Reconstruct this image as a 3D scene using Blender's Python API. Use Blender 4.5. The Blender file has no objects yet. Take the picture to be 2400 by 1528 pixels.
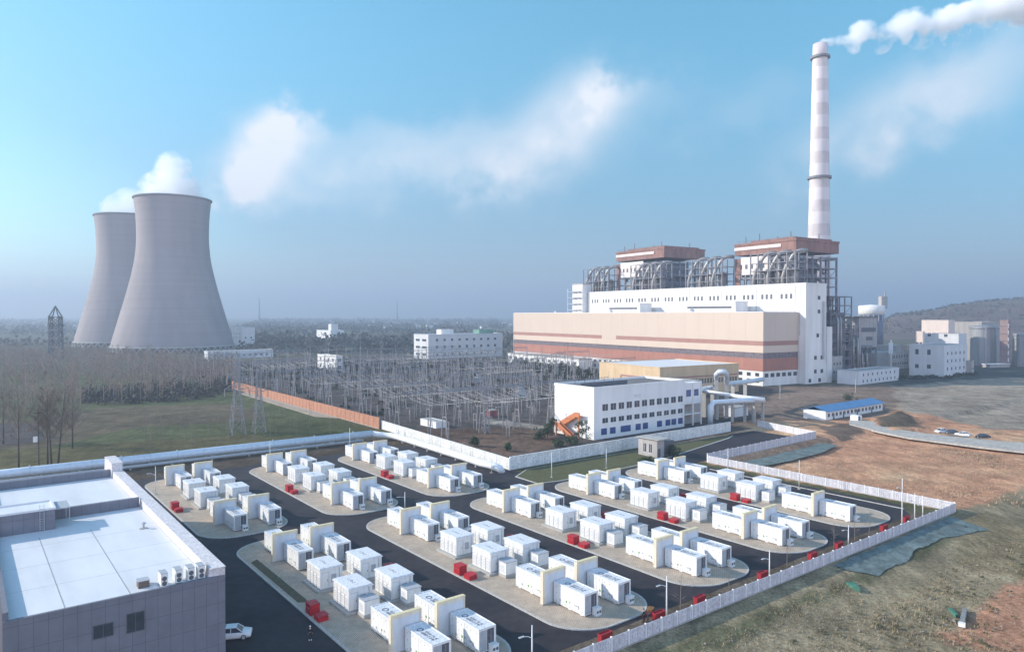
import bpy, math, random
import numpy as np
from mathutils import Vector, Matrix
R=math.radians
rnd=random.Random(7)
S=bpy.context.scene; C=S.collection
# ---------------------------------------------------------------- camera
F,CX,CY,H=1672.0,1200.0,764.0,40.0
PITCH=math.atan(26/F)
cam=bpy.data.cameras.new('camera'); camo=bpy.data.objects.new('camera',cam); C.objects.link(camo)
camo.location=(0,0,H); camo.rotation_euler=(math.pi/2-PITCH,0,0)
cam.sensor_fit='HORIZONTAL'; cam.sensor_width=36; cam.lens=36*F/2400; cam.clip_start=1; cam.clip_end=40000
S.camera=camo
# ---------------------------------------------------------------- sun and sky
ALPHA,SUN_EL=R(42),R(25)
_b=(.789,.614)
SX=-_b[0]*math.cos(ALPHA)-_b[1]*math.sin(ALPHA); SY=-_b[1]*math.cos(ALPHA)+_b[0]*math.sin(ALPHA)
sdir=Vector((SX*math.cos(SUN_EL),SY*math.cos(SUN_EL),math.sin(SUN_EL))).normalized()
sun=bpy.data.lights.new('sun','SUN'); sun.energy=3.4; sun.angle=R(.6); sun.color=(1,.925,.83)
suno=bpy.data.objects.new('sun',sun); C.objects.link(suno); suno.location=(-200,80,200)
suno.rotation_euler=sdir.to_track_quat('Z','Y').to_euler()
W=bpy.data.worlds.new('World'); S.world=W; W.use_nodes=True
def build_world():
    nt=W.node_tree; nt.nodes.clear(); N=nt.nodes.new; L=nt.links.new
    out=N('ShaderNodeOutputWorld'); bg=N('ShaderNodeBackground'); bg.inputs[1].default_value=.14
    sky=N('ShaderNodeTexSky'); sky.sky_type='NISHITA'; sky.sun_disc=False
    sky.sun_elevation=SUN_EL; sky.sun_rotation=math.atan2(SX,SY); sky.altitude=50
    sky.air_density=1.0; sky.dust_density=.25; sky.ozone_density=3.0
    hs=N('ShaderNodeHueSaturation'); hs.inputs['Saturation'].default_value=1.1; hs.inputs['Hue'].default_value=.482; hs.inputs['Value'].default_value=SKY_GAIN
    L(sky.outputs[0],hs.inputs['Color'])
    # drifting clouds, laid out by azimuth and height above the horizon
    tc=N('ShaderNodeTexCoord'); sp=N('ShaderNodeSeparateXYZ'); L(tc.outputs['Generated'],sp.inputs[0])
    def m(op,a,b=None,cl=False):
        n=N('ShaderNodeMath'); n.operation=op; n.use_clamp=cl
        for i,v in enumerate((a,b)):
            if v is None: continue
            if isinstance(v,(int,float)): n.inputs[i].default_value=v
            else: L(v,n.inputs[i])
        return n.outputs[0]
    def rng(v,a,b):
        n=N('ShaderNodeMapRange'); n.interpolation_type='SMOOTHSTEP'; L(v,n.inputs[0]); n.inputs[1].default_value=a; n.inputs[2].default_value=b; return n.outputs[0]
    # the low sky away from the sun is a dull blue grey
    sd=m('ADD',m('MULTIPLY',sp.outputs[0],SX),m('MULTIPLY',sp.outputs[1],SY))
    keep=m('MAXIMUM',rng(sp.outputs[2],0.0,.42),rng(sd,.15,.95))
    hm=N('ShaderNodeMix'); hm.data_type='RGBA'; L(keep,hm.inputs[0]); hm.inputs[6].default_value=LOW_SKY; hm.inputs[7].default_value=HIGH_SKY
    h2=N('ShaderNodeMix'); h2.data_type='RGBA'; L(rng(sp.outputs[1],-.45,.15),h2.inputs[0]); h2.inputs[6].default_value=BACK_SKY_FILL; L(hm.outputs[2],h2.inputs[7])
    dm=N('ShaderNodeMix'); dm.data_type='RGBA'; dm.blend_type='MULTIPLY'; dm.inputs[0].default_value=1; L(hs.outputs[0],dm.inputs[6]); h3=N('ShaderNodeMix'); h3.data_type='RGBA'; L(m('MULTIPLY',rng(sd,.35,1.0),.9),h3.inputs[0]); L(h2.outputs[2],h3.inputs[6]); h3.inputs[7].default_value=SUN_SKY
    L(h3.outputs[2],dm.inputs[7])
    az=m('ARCTAN2',sp.outputs[0],sp.outputs[1]); el=m('ARCSINE',sp.outputs[2])
    cb=N('ShaderNodeCombineXYZ'); L(az,cb.inputs[0]); L(el,cb.inputs[1])
    nz=N('ShaderNodeTexNoise'); nz.inputs['Scale'].default_value=9; nz.inputs['Detail'].default_value=7; nz.inputs['Roughness'].default_value=.55
    L(cb.outputs[0],nz.inputs['Vector'])
    nz2=N('ShaderNodeTexNoise'); nz2.inputs['Scale'].default_value=24; nz2.inputs['Detail'].default_value=9; nz2.inputs['Roughness'].default_value=.52; L(cb.outputs[0],nz2.inputs['Vector'])
    wob=m('MULTIPLY',m('SUBTRACT',nz.outputs[0],.5),.13); wob2=m('MULTIPLY',m('SUBTRACT',nz2.outputs[0],.5),.085)
    azw=m('ADD',m('ADD',az,wob),wob2); elw=m('ADD',m('ADD',el,m('MULTIPLY',wob,.8)),wob2)
    tot=None
    for (px,py,rx,ry,rot,s) in CLOUDS:
        a0=math.atan((px-CX)/F); e0=math.atan((738-py)/math.hypot(F,px-CX)); k=1/F
        dx=m('SUBTRACT',azw,a0); dy=m('SUBTRACT',elw,e0)
        cr,sr=math.cos(R(rot)),math.sin(R(rot))
        ux=m('DIVIDE',m('ADD',m('MULTIPLY',dx,cr),m('MULTIPLY',dy,sr)),rx*k); uy=m('DIVIDE',m('SUBTRACT',m('MULTIPLY',dy,cr),m('MULTIPLY',dx,sr)),ry*k)
        d2=m('ADD',m('MULTIPLY',ux,ux),m('MULTIPLY',uy,uy))
        g=m('MULTIPLY',m('POWER',2.71828,m('MULTIPLY',m('POWER',d2,1.4),-1.0)),s)
        tot=g if tot is None else m('ADD',tot,g)
    dens=m('MULTIPLY',m('MULTIPLY',tot,m('ADD',m('MULTIPLY',nz.outputs[0],1.1),.38)),m('ADD',m('MULTIPLY',rng(nz2.outputs[0],.25,.75),.36),.80)); dens=m('MAXIMUM',m('MINIMUM',dens,.93),0)
    mx=N('ShaderNodeMix'); mx.data_type='RGBA'; L(dens,mx.inputs[0]); L(dm.outputs[2],mx.inputs[6]); mx.inputs[7].default_value=CLOUD_COL
    L(mx.outputs[2],bg.inputs[0]); L(bg.outputs[0],out.inputs[0])
SKY_GAIN=1.0
SUN_SKY=(.92,.86,.78,1); LOW_SKY=(.36,.375,.43,1); HIGH_SKY=(.62,.86,.82,1); BACK_SKY_FILL=(3.3,2.05,1.95,1)  # sky behind the camera is brightened and warmed as added fill for shaded faces
CLOUD_COL=(3.8,3.85,4.05,1)
CLOUDS=[(575,405,80,50,10,.70),(625,350,75,70,0,.70),(690,315,70,55,0,.62),(655,285,45,30,0,.4),(850,350,130,55,10,.20),(960,330,170,50,15,.17),(1290,330,190,95,32,.34),(1350,260,120,75,30,.42),(1410,215,70,45,10,.42),(1080,390,170,70,5,.22),(620,450,150,45,0,.25),(1500,230,120,60,0,.14),(1760,250,160,50,20,.12),
 (1150,380,260,75,8,.30),(2220,215,170,75,22,.42),(2060,300,220,80,20,.30),(760,440,260,60,5,.16)]
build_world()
vs=S.view_settings; vs.view_transform='Standard'; vs.look='None'; vs.exposure=1.03; vs.gamma=1; vs.use_curve_mapping=False
S.cycles.volume_bounces=8; S.cycles.transparent_max_bounces=32; S.cycles.max_bounces=9; S.cycles.diffuse_bounces=3
S.cycles.use_denoising=True
# ---------------------------------------------------------------- geometry of the place
BX,BY=.789,.614; _h=math.hypot(BX,BY); BX/=_h; BY/=_h
TH=math.atan2(BY,BX)                                   # yard axes: u along B, v along A
def W2(u,v): return (BX*u-BY*v, BY*u+BX*v)
def G(px,py,z=0):                                      # ground point seen at a pixel of the photograph
    x=(px-CX)/F; y=(CY-py)/F; c,s=math.cos(PITCH),math.sin(PITCH)
    d=(x,c+s*y,-s+c*y); t=(z-H)/d[2]; return (d[0]*t,d[1]*t)
def UV(px,py,z=0):
    x,y=G(px,py,z); return (x*BX+y*BY, -x*BY+y*BX)
def ppm(py): return (py-738)/H
# ---------------------------------------------------------------- helpers
class MB:
    def __init__(s): s.v=[]; s.f=[]; s.m=[]
    def add(s,vs,fs,m=0):
        o=len(s.v); s.v+=[tuple(q) for q in vs]; s.f+=[tuple(i+o for i in f) for f in fs]; s.m+=[m]*len(fs); return s
    def box(s,x0,x1,y0,y1,z0,z1,m=0,rot=0,at=(0,0)):
        P=[(x0,y0),(x1,y0),(x1,y1),(x0,y1)]
        if rot or at!=(0,0):
            c,q=math.cos(rot),math.sin(rot); P=[(at[0]+c*x-q*y,at[1]+q*x+c*y) for x,y in P]
        return s.add([(x,y,z0) for x,y in P]+[(x,y,z1) for x,y in P],[(3,2,1,0),(4,5,6,7),(0,1,5,4),(1,2,6,5),(2,3,7,6),(3,0,4,7)],m)
    def prism(s,pts,z0,z1,m=0,bottom=True):
        n=len(pts); f=[tuple(range(n,2*n))]+[(i,(i+1)%n,n+(i+1)%n,n+i) for i in range(n)]
        if bottom: f.append(tuple(range(n-1,-1,-1)))
        return s.add([(x,y,z0) for x,y in pts]+[(x,y,z1) for x,y in pts],f,m)
    def tube(s,pts,r,n=6,m=0,cap=True):
        pts=[Vector(p) for p in pts]; rs=r if isinstance(r,(list,tuple)) else [r]*len(pts)
        vs=[];K=len(pts); up=None
        for i,p in enumerate(pts):
            t=(pts[min(i+1,K-1)]-pts[max(i-1,0)]).normalized()
            if up is None: up=Vector((0,0,1)) if abs(t.z)<.9 else Vector((1,0,0))
            a=up-t*up.dot(t)
            if a.length<1e-4: a=Vector((0,1,0))-t*t.y
            a.normalize(); b=t.cross(a); up=a
            vs+=[p+(a*math.cos(2*math.pi*k/n)+b*math.sin(2*math.pi*k/n))*rs[i] for k in range(n)]
        fs=[(i*n+k,i*n+(k+1)%n,(i+1)*n+(k+1)%n,(i+1)*n+k) for i in range(K-1) for k in range(n)]
        if cap and n>2: fs+=[tuple(range(n-1,-1,-1)),tuple(range((K-1)*n,K*n))]
        return s.add(vs,fs,m)
    def bar(s,a,b,w,m=0): return s.tube([a,b],w*.7071,4,m)
    def lathe(s,prof,n=48,m=0,at=(0,0)):
        vs=[(at[0]+r*math.cos(2*math.pi*k/n),at[1]+r*math.sin(2*math.pi*k/n),z) for r,z in prof for k in range(n)]
        return s.add(vs,[(i*n+k,i*n+(k+1)%n,(i+1)*n+(k+1)%n,(i+1)*n+k) for i in range(len(prof)-1) for k in range(n)],m)
    def mesh(s,name,mats,smooth=False):
        me=bpy.data.meshes.new(name); me.from_pydata(s.v,[],s.f)
        for q in (mats if isinstance(mats,(list,tuple)) else [mats]): me.materials.append(q)
        if len(me.materials)>1: me.polygons.foreach_set('material_index',s.m)
        if smooth: me.polygons.foreach_set('use_smooth',[True]*len(s.f))
        me.update(); return me
    def build(s,name,mats,parent=None,smooth=False,loc=None,rot=0):
        return link(name,s.mesh(name,mats,smooth),parent,loc,rot)
def link(name,me,parent=None,loc=None,rot=0):
    o=bpy.data.objects.new(name,me); C.objects.link(o)
    if parent is not None: o.parent=parent
    if loc is not None: o.location=loc
    if rot: o.rotation_euler=(0,0,rot)
    return o
def tag(o,label=None,cat=None,group=None,kind=None):
    if label: o['label']=label
    if cat: o['category']=cat
    if group: o['group']=group
    if kind: o['kind']=kind
    return o
def thing(name,label,cat,loc=(0,0,0),rot=0,group=None):
    o=bpy.data.objects.new(name,None); C.objects.link(o); o.empty_display_size=.5
    o.location=loc if len(loc)==3 else (loc[0],loc[1],0); o.rotation_euler=(0,0,rot)
    return tag(o,label,cat,group)
def struct(name,mb,mats,smooth=False): return tag(mb.build(name,mats,None,smooth),kind='structure')
KIDS={}
def dup(root,loc,rot,label,group=None):
    if not KIDS:
        pass
    r=root.copy(); C.objects.link(r); r.location=loc if len(loc)==3 else (loc[0],loc[1],0); r.rotation_euler=(0,0,rot); r['label']=label
    if group: r['group']=group
    kids=KIDS.get(root.name)
    if kids is None: kids=KIDS[root.name]=[(c,list(c.children)) for c in root.children]
    for c,sub in kids:
        d=c.copy(); C.objects.link(d); d.parent=r
        for e in sub:
            f=e.copy(); C.objects.link(f); f.parent=d
    return r
# ---------------------------------------------------------------- materials
def mat(name,col,rough=.7,var=.18,scale=2.0,metal=0.0,streak=0.0,bump=0.0,stretch=(1,1,1),col2=None,spec=.3,fine=0):
    M=bpy.data.materials.new(name); M.use_nodes=True; nt=M.node_tree; N=nt.nodes.new; L=nt.links.new
    p=nt.nodes['Principled BSDF']; p.inputs['Roughness'].default_value=rough; p.inputs['Metallic'].default_value=metal; p.inputs['Specular IOR Level'].default_value=spec
    tc=N('ShaderNodeTexCoord'); mp=N('ShaderNodeMapping'); mp.inputs['Scale'].default_value=stretch; L(tc.outputs['Object'],mp.inputs[0])
    nz=N('ShaderNodeTexNoise'); nz.inputs['Scale'].default_value=scale; nz.inputs['Detail'].default_value=6; nz.inputs['Roughness'].default_value=.62; L(mp.outputs[0],nz.inputs['Vector'])
    rp=N('ShaderNodeValToRGB'); rp.color_ramp.elements[0].position=.3; rp.color_ramp.elements[1].position=.7
    c0=[c*(1-var) for c in col]; c1=col2 or [min(c*(1+var),.92) for c in col]
    rp.color_ramp.elements[0].color=(*c0,1); rp.color_ramp.elements[1].color=(*c1,1); L(nz.outputs[0],rp.inputs[0]); o=rp.outputs[0]
    def mul(o,fac,a,b):
        r2=N('ShaderNodeMapRange'); r2.inputs[1].default_value=.35; r2.inputs[2].default_value=.65; r2.inputs[3].default_value=a; r2.inputs[4].default_value=b; L(fac,r2.inputs[0])
        mx=N('ShaderNodeMix'); mx.data_type='RGBA'; mx.blend_type='MULTIPLY'; mx.inputs[0].default_value=1; L(o,mx.inputs[6]); L(r2.outputs[0],mx.inputs[7]); return mx.outputs[2]
    if streak:
        m2=N('ShaderNodeMapping'); m2.inputs['Scale'].default_value=(2.2,2.2,.16); L(tc.outputs['Object'],m2.inputs[0])
        n2=N('ShaderNodeTexNoise'); n2.inputs['Scale'].default_value=scale; n2.inputs['Detail'].default_value=4; L(m2.outputs[0],n2.inputs['Vector']); o=mul(o,n2.outputs[0],1-streak,1)
    if fine:
        n3=N('ShaderNodeTexNoise'); n3.inputs['Scale'].default_value=fine; n3.inputs['Detail'].default_value=3; L(tc.outputs['Object'],n3.inputs['Vector']); o=mul(o,n3.outputs[0],.78,1.1)
    L(o,p.inputs['Base Color'])
    if bump:
        b=N('ShaderNodeBump'); b.inputs['Strength'].default_value=bump; b.inputs['Distance'].default_value=.1; L(nz.outputs[0],b.inputs['Height']); L(b.outputs[0],p.inputs['Normal'])
    return M
def brickmat(name,c1,c2,mortar,scale,w=.5,h=.25,rough=.8,ms=.02,rot=(0,0,0),var=.2,off=.5):
    M=mat(name,c1,rough,var,.6); nt=M.node_tree; N=nt.nodes.new; L=nt.links.new; p=nt.nodes['Principled BSDF']
    old=p.inputs['Base Color'].links[0].from_socket
    tc=N('ShaderNodeTexCoord'); mp=N('ShaderNodeMapping'); mp.inputs['Rotation'].default_value=rot; L(tc.outputs['Object'],mp.inputs[0])
    b=N('ShaderNodeTexBrick'); b.offset=off; b.inputs['Scale'].default_value=scale; b.inputs['Brick Width'].default_value=w; b.inputs['Row Height'].default_value=h; b.inputs['Mortar Size'].default_value=ms
    b.inputs['Color1'].default_value=(1,1,1,1); b.inputs['Color2'].default_value=tuple(c2[i]/c1[i] for i in range(3))+(1,); b.inputs['Mortar'].default_value=tuple(mortar[i]/c1[i] for i in range(3))+(1,)
    L(mp.outputs[0],b.inputs['Vector'])
    mx=N('ShaderNodeMix'); mx.data_type='RGBA'; mx.blend_type='MULTIPLY'; mx.inputs[0].default_value=1; L(old,mx.inputs[6]); L(b.outputs[0],mx.inputs[7]); L(mx.outputs[2],p.inputs['Base Color'])
    return M
M={}
M['white']=mat('white_paint',(.77,.76,.735),.45,.05,1.5,streak=.10)
M['roofwhite']=mat('container_roof_paint',(.70,.70,.71),.5,.08,1.2,fine=5)
M['cream']=mat('firewall_cream',(.72,.64,.50),.7,.12,.8,streak=.15)
M['yellow']=mat('yellow_trim',(.68,.58,.36),.6,.15,3)
M['dark']=mat('dark_panel',(.10,.105,.12),.5,.3,4)
M['grey']=mat('grey_panel',(.38,.39,.41),.5,.15,3)
M['mark']=mat('dark_lettering',(.07,.08,.12),.6,.3,8)
M['green']=mat('green_mark',(.12,.32,.08),.6,.2,8)
M['red']=mat('red_paint',(.40,.02,.028),.45,.22,2)
M['concrete']=mat('concrete',(.40,.385,.36),.85,.14,1.2,fine=8)
M['kerb']=mat('kerb_stone',(.46,.44,.41),.85,.12,1.5,fine=6)
M['metal']=mat('galvanised_steel',(.50,.51,.53),.45,.12,3,metal=.3)
M['glass']=mat('window_glass',(.045,.055,.07),.12,.3,.6,spec=.6)
M['bluewin']=mat('blue_window_glass',(.06,.09,.22),.15,.3,.6,spec=.6)
# ================================================================ ground
def seg_noise(x,y,s,seed):
    r=np.random.RandomState(seed); out=np.zeros_like(x)
    for k in range(5):
        a=r.uniform(0,2*np.pi,4); f=s*2**k
        out+=sum(np.sin((x*np.cos(t)+y*np.sin(t))*f*r.uniform(.7,1.3)+r.uniform(0,6.28)) for t in a)/4/1.6**k
    return out
def inpoly(x,y,poly):
    ins=np.zeros(x.shape,bool); n=len(poly)
    for i in range(n):
        x0,y0=poly[i]; x1,y1=poly[(i+1)%n]
        if y0==y1: continue
        c=((y0>y)!=(y1>y))&(x<(x1-x0)*(y-y0)/(y1-y0)+x0); ins^=c
    return ins
def axis(lo,a,b,hi,d,g):
    m=list(np.arange(a,b,d)); s=d; q=m[-1]
    while q<hi: s*=g; q+=s; m.append(q)
    s=d; q=m[0]; pre=[]
    while q>lo: s*=g; q-=s; pre.append(q)
    return np.array(pre[::-1]+m)
def build_ground():
    xs=axis(-9000,-150,330,9000,2.2,1.12); ys=axis(-700,45,330,9500,2.0,1.05)
    X,Y=np.meshgrid(xs,ys); n1=seg_noise(X,Y,.02,3); n2=seg_noise(X,Y,.11,5); n3=seg_noise(X,Y,.004,8); n4=seg_noise(X,Y,.35,11)
    wob=np.clip(Y/250,.4,5)
    Xw=X+n2*2.2*wob; Yw=Y+n1*2.5*wob
    U=Xw*BX+Yw*BY; V=-Xw*BY+Yw*BX; U0=X*BX+Y*BY; V0=-X*BY+Y*BX
    col=np.zeros(X.shape+(3,)); col[:]=(.105,.098,.066)
    far=np.clip((Y-700)/1500,0,1)[...,None]; col+=n3[...,None]*np.array((.03,.022,.01)); 
    def zone(mask,c): col[mask]=np.array(c)
    P=lambda pts:[G(*p) for p in pts]
    zone(inpoly(Xw,Yw,P([(-500,830),(560,905),(900,1005),(905,1020),(-500,1180)])),(.098,.106,.05))           # green crop field
    f=inpoly(Xw,Yw,P([(-500,965),(60,985),(240,955),(560,945),(640,985),(330,1000),(100,1050),(-500,1075)])); zone(f,(.125,.10,.064))
    zone(inpoly(Xw,Yw,P([(-300,1000),(110,990),(130,1030),(0,1045),(-300,1060)])),(.085,.075,.072))
    zone(inpoly(Xw,Yw,P([(-300,1075),(190,1045),(900,1000),(900,1022),(-300,1150)])),(.12,.105,.05))
    zone(inpoly(Xw,Yw,P([(620,975),(760,990),(860,1012),(640,1030),(520,1010)])),(.082,.092,.04))
    zone((U>116)&(V>146)&(U<360)&(V<640),(.098,.082,.074))                                                          # substation yard
    zone(inpoly(Xw,Yw,P([(920,1010),(1300,1000),(1300,1050),(1190,1075)])),(.15,.098,.07))
    zone(inpoly(Xw,Yw,P([(1150,980),(1300,1000),(1300,1012),(1140,992)])),(.30,.26,.22))
    zone((U>24)&(U<114)&(V>125)&(V<207),(.105,.08,.058))
    zone((U>107)&(U<222)&(V>119)&(V<147),(.115,.105,.05))
    zone((U>160)&(V<146)&(U<420)|(U>222)&(V<160)&(U<420)|(U>160)&(U<480)&(V<120),(.50,.262,.155))                 # dry field
    dry=(U0>160)&(V0<150)&(Y>60); 
    zone(inpoly(Xw,Yw,P([(1830,905),(2110,900),(2100,940),(2090,975),(1900,985),(1820,985),(1750,960)])),(.20,.145,.11))
    zone(inpoly(Xw,Yw,P([(2080,885),(2700,850),(2700,1010),(2330,1000),(2100,958)])),(.285,.235,.18))               # levelled bare ground
    zone(inpoly(Xw,Yw,P([(2060,895),(2250,862),(2500,855),(2500,880),(2250,890),(2100,905)])),(.09,.095,.085))
    zone(inpoly(Xw,Yw,P([(2040,985),(2110,970),(2150,1000),(2080,1005)])),(.13,.10,.07))
    zone(inpoly(Xw,Yw,P([(1930,1000),(2010,985),(2030,1010),(1960,1030)])),(.14,.10,.075))
    zone((V<59)&(U>20),(.29,.232,.145))                                                                              # grass bank outside the long fence
    zone((V<54)&(U>100)&(inpoly(Xw,Yw,P([(2230,1440),(2320,1370),(2400,1330),(2700,1280),(2700,1700),(1980,1700),(2060,1520)]))),(.47,.245,.15))
    zone(inpoly(Xw,Yw,P([(2230,1200),(2420,1190),(2600,1230),(2400,1330),(2250,1300),(2235,1225)])),(.23,.18,.105))
    zone(inpoly(Xw,Yw,P([(1500,1528),(1850,1400),(2230,1240),(2250,1250),(1850,1430),(1560,1560)])),(.15,.14,.08))
    zone((V>59.5)&(V<63.5)&(U<152)&(U>24),(.125,.098,.075))
    zone((U>154)&(U<160)&(V>59)&(V<120),(.10,.10,.05))
    zone(inpoly(Xw,Yw,[W2(24,60),W2(36,60),W2(36,84),W2(24,84)]),(.07,.068,.045))
    col*=(1+.16*n1+.14*n2+.10*n4)[...,None]; col=np.clip(col,.02,.5)
    Z=np.full(X.shape,-.03)
    out=np.clip((57-V0)/9,0,1); bank=(out*(U0>15)); Z-=bank*1.6; Z+=np.where((V0<50)&(U0>15),np.clip((50-V0)/10,0,1)*(n1*.7+n2*.22+n4*.06),0)
    e=np.clip((U0-163)/8,0,1)*(V0<118); Z-=e*.9; Z+=np.where((U0>170)&(V0<112),n1*.4+n2*.16+n4*.06,0)*np.clip((U0-170)/10,0,1)*(Y<420)
    q=inpoly(X,Y,P([(2040,985),(2110,965),(2180,1000),(2090,1012)])); Z+=np.where(q,1.2+n2*.4,0)
    ny,nx=X.shape; v=np.stack([X,Y,Z],-1).reshape(-1,3)
    I=np.arange(ny*nx).reshape(ny,nx); f=np.stack([I[:-1,:-1],I[:-1,1:],I[1:,1:],I[1:,:-1]],-1).reshape(-1,4)
    me=bpy.data.meshes.new('ground'); me.from_pydata(v.tolist(),[],f.tolist())
    at=me.color_attributes.new('soil_colour','FLOAT_COLOR','POINT'); at.data.foreach_set('color',np.concatenate([col.reshape(-1,3),np.ones((ny*nx,1))],1).ravel().astype('f4'))
    me.polygons.foreach_set('use_smooth',[True]*len(f))
    m=bpy.data.materials.new('soil'); m.use_nodes=True; nt=m.node_tree; N=nt.nodes.new; L=nt.links.new; p=nt.nodes['Principled BSDF']; p.inputs['Roughness'].default_value=.95; p.inputs['Specular IOR Level'].default_value=.05
    a=N('ShaderNodeAttribute'); a.attribute_name='soil_colour'; tc=N('ShaderNodeTexCoord'); o=a.outputs['Color']
    for s,lo,hi,st in ((.12,.72,1.26,(1,1,1)),(.55,.74,1.28,(1,.35,1)),(1.9,.66,1.32,(1,1,1)),(6,.72,1.26,(1,1,1))):
        mp=N('ShaderNodeMapping'); mp.inputs['Scale'].default_value=st; L(tc.outputs['Object'],mp.inputs[0])
        nz=N('ShaderNodeTexNoise'); nz.inputs['Scale'].default_value=s; nz.inputs['Detail'].default_value=5; nz.inputs['Roughness'].default_value=.65; L(mp.outputs[0],nz.inputs['Vector'])
        mr=N('ShaderNodeMapRange'); mr.inputs[1].default_value=.33; mr.inputs[2].default_value=.67; mr.inputs[3].default_value=lo; mr.inputs[4].default_value=hi; L(nz.outputs[0],mr.inputs[0])
        mx=N('ShaderNodeMix'); mx.data_type='RGBA'; mx.blend_type='MULTIPLY'; mx.inputs[0].default_value=1; L(o,mx.inputs[6]); L(mr.outputs[0],mx.inputs[7]); o=mx.outputs[2]
    L(o,p.inputs['Base Color']); b=N('ShaderNodeBump'); b.inputs['Strength'].default_value=.6; b.inputs['Distance'].default_value=.25; L(nz.outputs[0],b.inputs['Height']); L(b.outputs[0],p.inputs['Normal'])
    me.materials.append(m); tag(link('ground',me),kind='structure')
build_ground()
def rrect(u0,u1,v0,v1,r,n=9,ry=None):
    pts=[]; ry=ry or r
    for cx,cy,a in ((u1-r,v1-ry,0),(u0+r,v1-ry,90),(u0+r,v0+ry,180),(u1-r,v0+ry,270)):
        for k in range(n+1):
            t=R(a+90*k/n); pts.append((cx+r*math.cos(t),cy+ry*math.sin(t)))
    return pts
WW=lambda pts:[W2(*p) for p in pts]
M['asphalt']=mat('asphalt',(.024,.021,.031),.75,.25,.10,fine=.7,bump=.05,spec=.25,col2=(.046,.039,.042))
M['paver']=brickmat('paver_bricks',(.50,.405,.31),(.43,.345,.265),(.26,.21,.165),1.0,.42,.21,ms=.03,rot=(0,0,TH+.4),var=.16)
M['line']=mat('white_road_line',(.55,.55,.55),.7,.2,1)
road=MB()
road.prism(WW([(24.3,64),(26,63.2),(150,63.2),(156.5,68),(156,118),(158,121.4),(205,121.4),(216.5,123.4),(217,143),(205,143.5),(150,128),(115,127),(113,131),(113,190),(106,192),(24.3,192)]),-.05,0)
struct('road',road,M['asphalt'])
ISL=[('front-row',k,36.2+23.8*k,0.0) for k in range(5)]+[('back-row',k,34.0+24*k,66.6) for k in range(3)]
for row,k,u0,dv in ISL:
    v0,v1=(63.9,126.2) if dv==0 else (131.2,188)
    a=[W2(*p) for p in rrect(u0,u0+16.6,v0,v1,6.2)]; b=[W2(*p) for p in rrect(u0+.3,u0+16.3,v0+.3,v1-.3,5.9)]; n=len(a)
    mb=MB(); mb.prism(b,.004,.13); struct('pavement',mb,M['paver'])
    kb=MB(); kb.add([(x,y,.003) for x,y in a]+[(x,y,.16) for x,y in a]+[(x,y,.16) for x,y in b]+[(x,y,.05) for x,y in b],[(i+j*n,(i+1)%n+j*n,(i+1)%n+(j+1)*n,i+(j+1)*n) for j in range(3) for i in range(n)]); struct('kerb',kb,M['kerb'])
# planted strip inside the first island
mb=MB(); mb.prism(WW([(37.0,96),(38.3,95),(38.3,117),(37.0,116)]),.14,.17); struct('planting_strip',mb,mat('soil_strip',(.10,.09,.055),.95,.3,2,fine=6))
# grass median of the annex and its kerb
md=[(108.5,129.5),(114,128.4),(150,129.2),(196,139),(202,141),(198,142.6),(116,142.6),(109,138)]
kb=MB(); kb.prism(WW([(108.1,129.2),(114,128.0),(150,128.8),(197,138.7),(202.6,141),(198,143),(116,143),(108.5,138.2)]),-.04,.11); struct('kerb',kb,M['kerb'])
mb=MB(); mb.prism(WW(md),.112,.15); struct('grass_median',mb,mat('median_grass',(.135,.118,.05),.95,.35,.35,fine=2.5,col2=(.10,.105,.04)))
# light concrete track across the dry field, and the kerb line inside the field-side fence
tr=[(1990,986),(2040,988),(2100,1007),(2160,1016),(2250,1026),(2330,1034),(2420,1040),(2700,1065),(2700,1100),(2420,1062),(2300,1049),(2200,1036),(2130,1027),(2060,1013),(1990,995)]
mb=MB(); mb.prism([G(*p) for p in tr],-.3,.25); struct('road',mb,mat('pale_track',(.42,.385,.34),.9,.16,.2,fine=1.2))
mb=MB(); mb.box(153.6,153.85,66,114,0,.14,rot=TH); struct('kerb',mb,M['kerb'])
# grey-green geotextile on the banks
M['net']=mat('geotextile',(.14,.175,.165),.9,.4,.35,fine=1.5,stretch=(1,1,1))
def netting(pts,z):
    mb=MB(); g=[G(*p) for p in pts]; n=len(g)//2
    vs=[]; fs=[]; m=14
    for i in range(m+1):
        t=i/m*(n-1); a=min(int(t),n-2); w=t-a
        p=[g[a][j]*(1-w)+g[a+1][j]*w for j in (0,1)]; q=[g[2*n-1-a][j]*(1-w)+g[2*n-2-a][j]*w for j in (0,1)]
        for k in range(9):
            s=k/8; vs.append((p[0]*(1-s)+q[0]*s+rnd.uniform(-.25,.25),p[1]*(1-s)+q[1]*s+rnd.uniform(-.25,.25),z(s)+rnd.uniform(0,.14)))
    fs=[(i*9+k,(i+1)*9+k,(i+1)*9+k+1,i*9+k+1) for i in range(m) for k in range(8)]
    mb.add(vs,fs); return mb
def bankz(v): return -.03-1.6*min(1,max(0,(57-v)/9))+.05
vs_=[];m=40
for i in range(m+1):
    u=110+45*i/m; vb=53.2-.7*math.sin(i*.21)-.35*math.sin(i*.63)+max(0,3-i)*.9-max(0,i-34)*.3
    for k in range(11):
        v=57.95+(vb-57.95)*k/10; vs_.append(W2(u+rnd.uniform(-.2,.2),v+rnd.uniform(-.15,.15))+(bankz(v)+rnd.uniform(0,.16),))
b=MB(); b.add(vs_,[(i*11+k,(i+1)*11+k,(i+1)*11+k+1,i*11+k+1) for i in range(m) for k in range(10)])
tag(b.build('ground_cover_net',M['net'],smooth=True),kind='structure')
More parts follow.
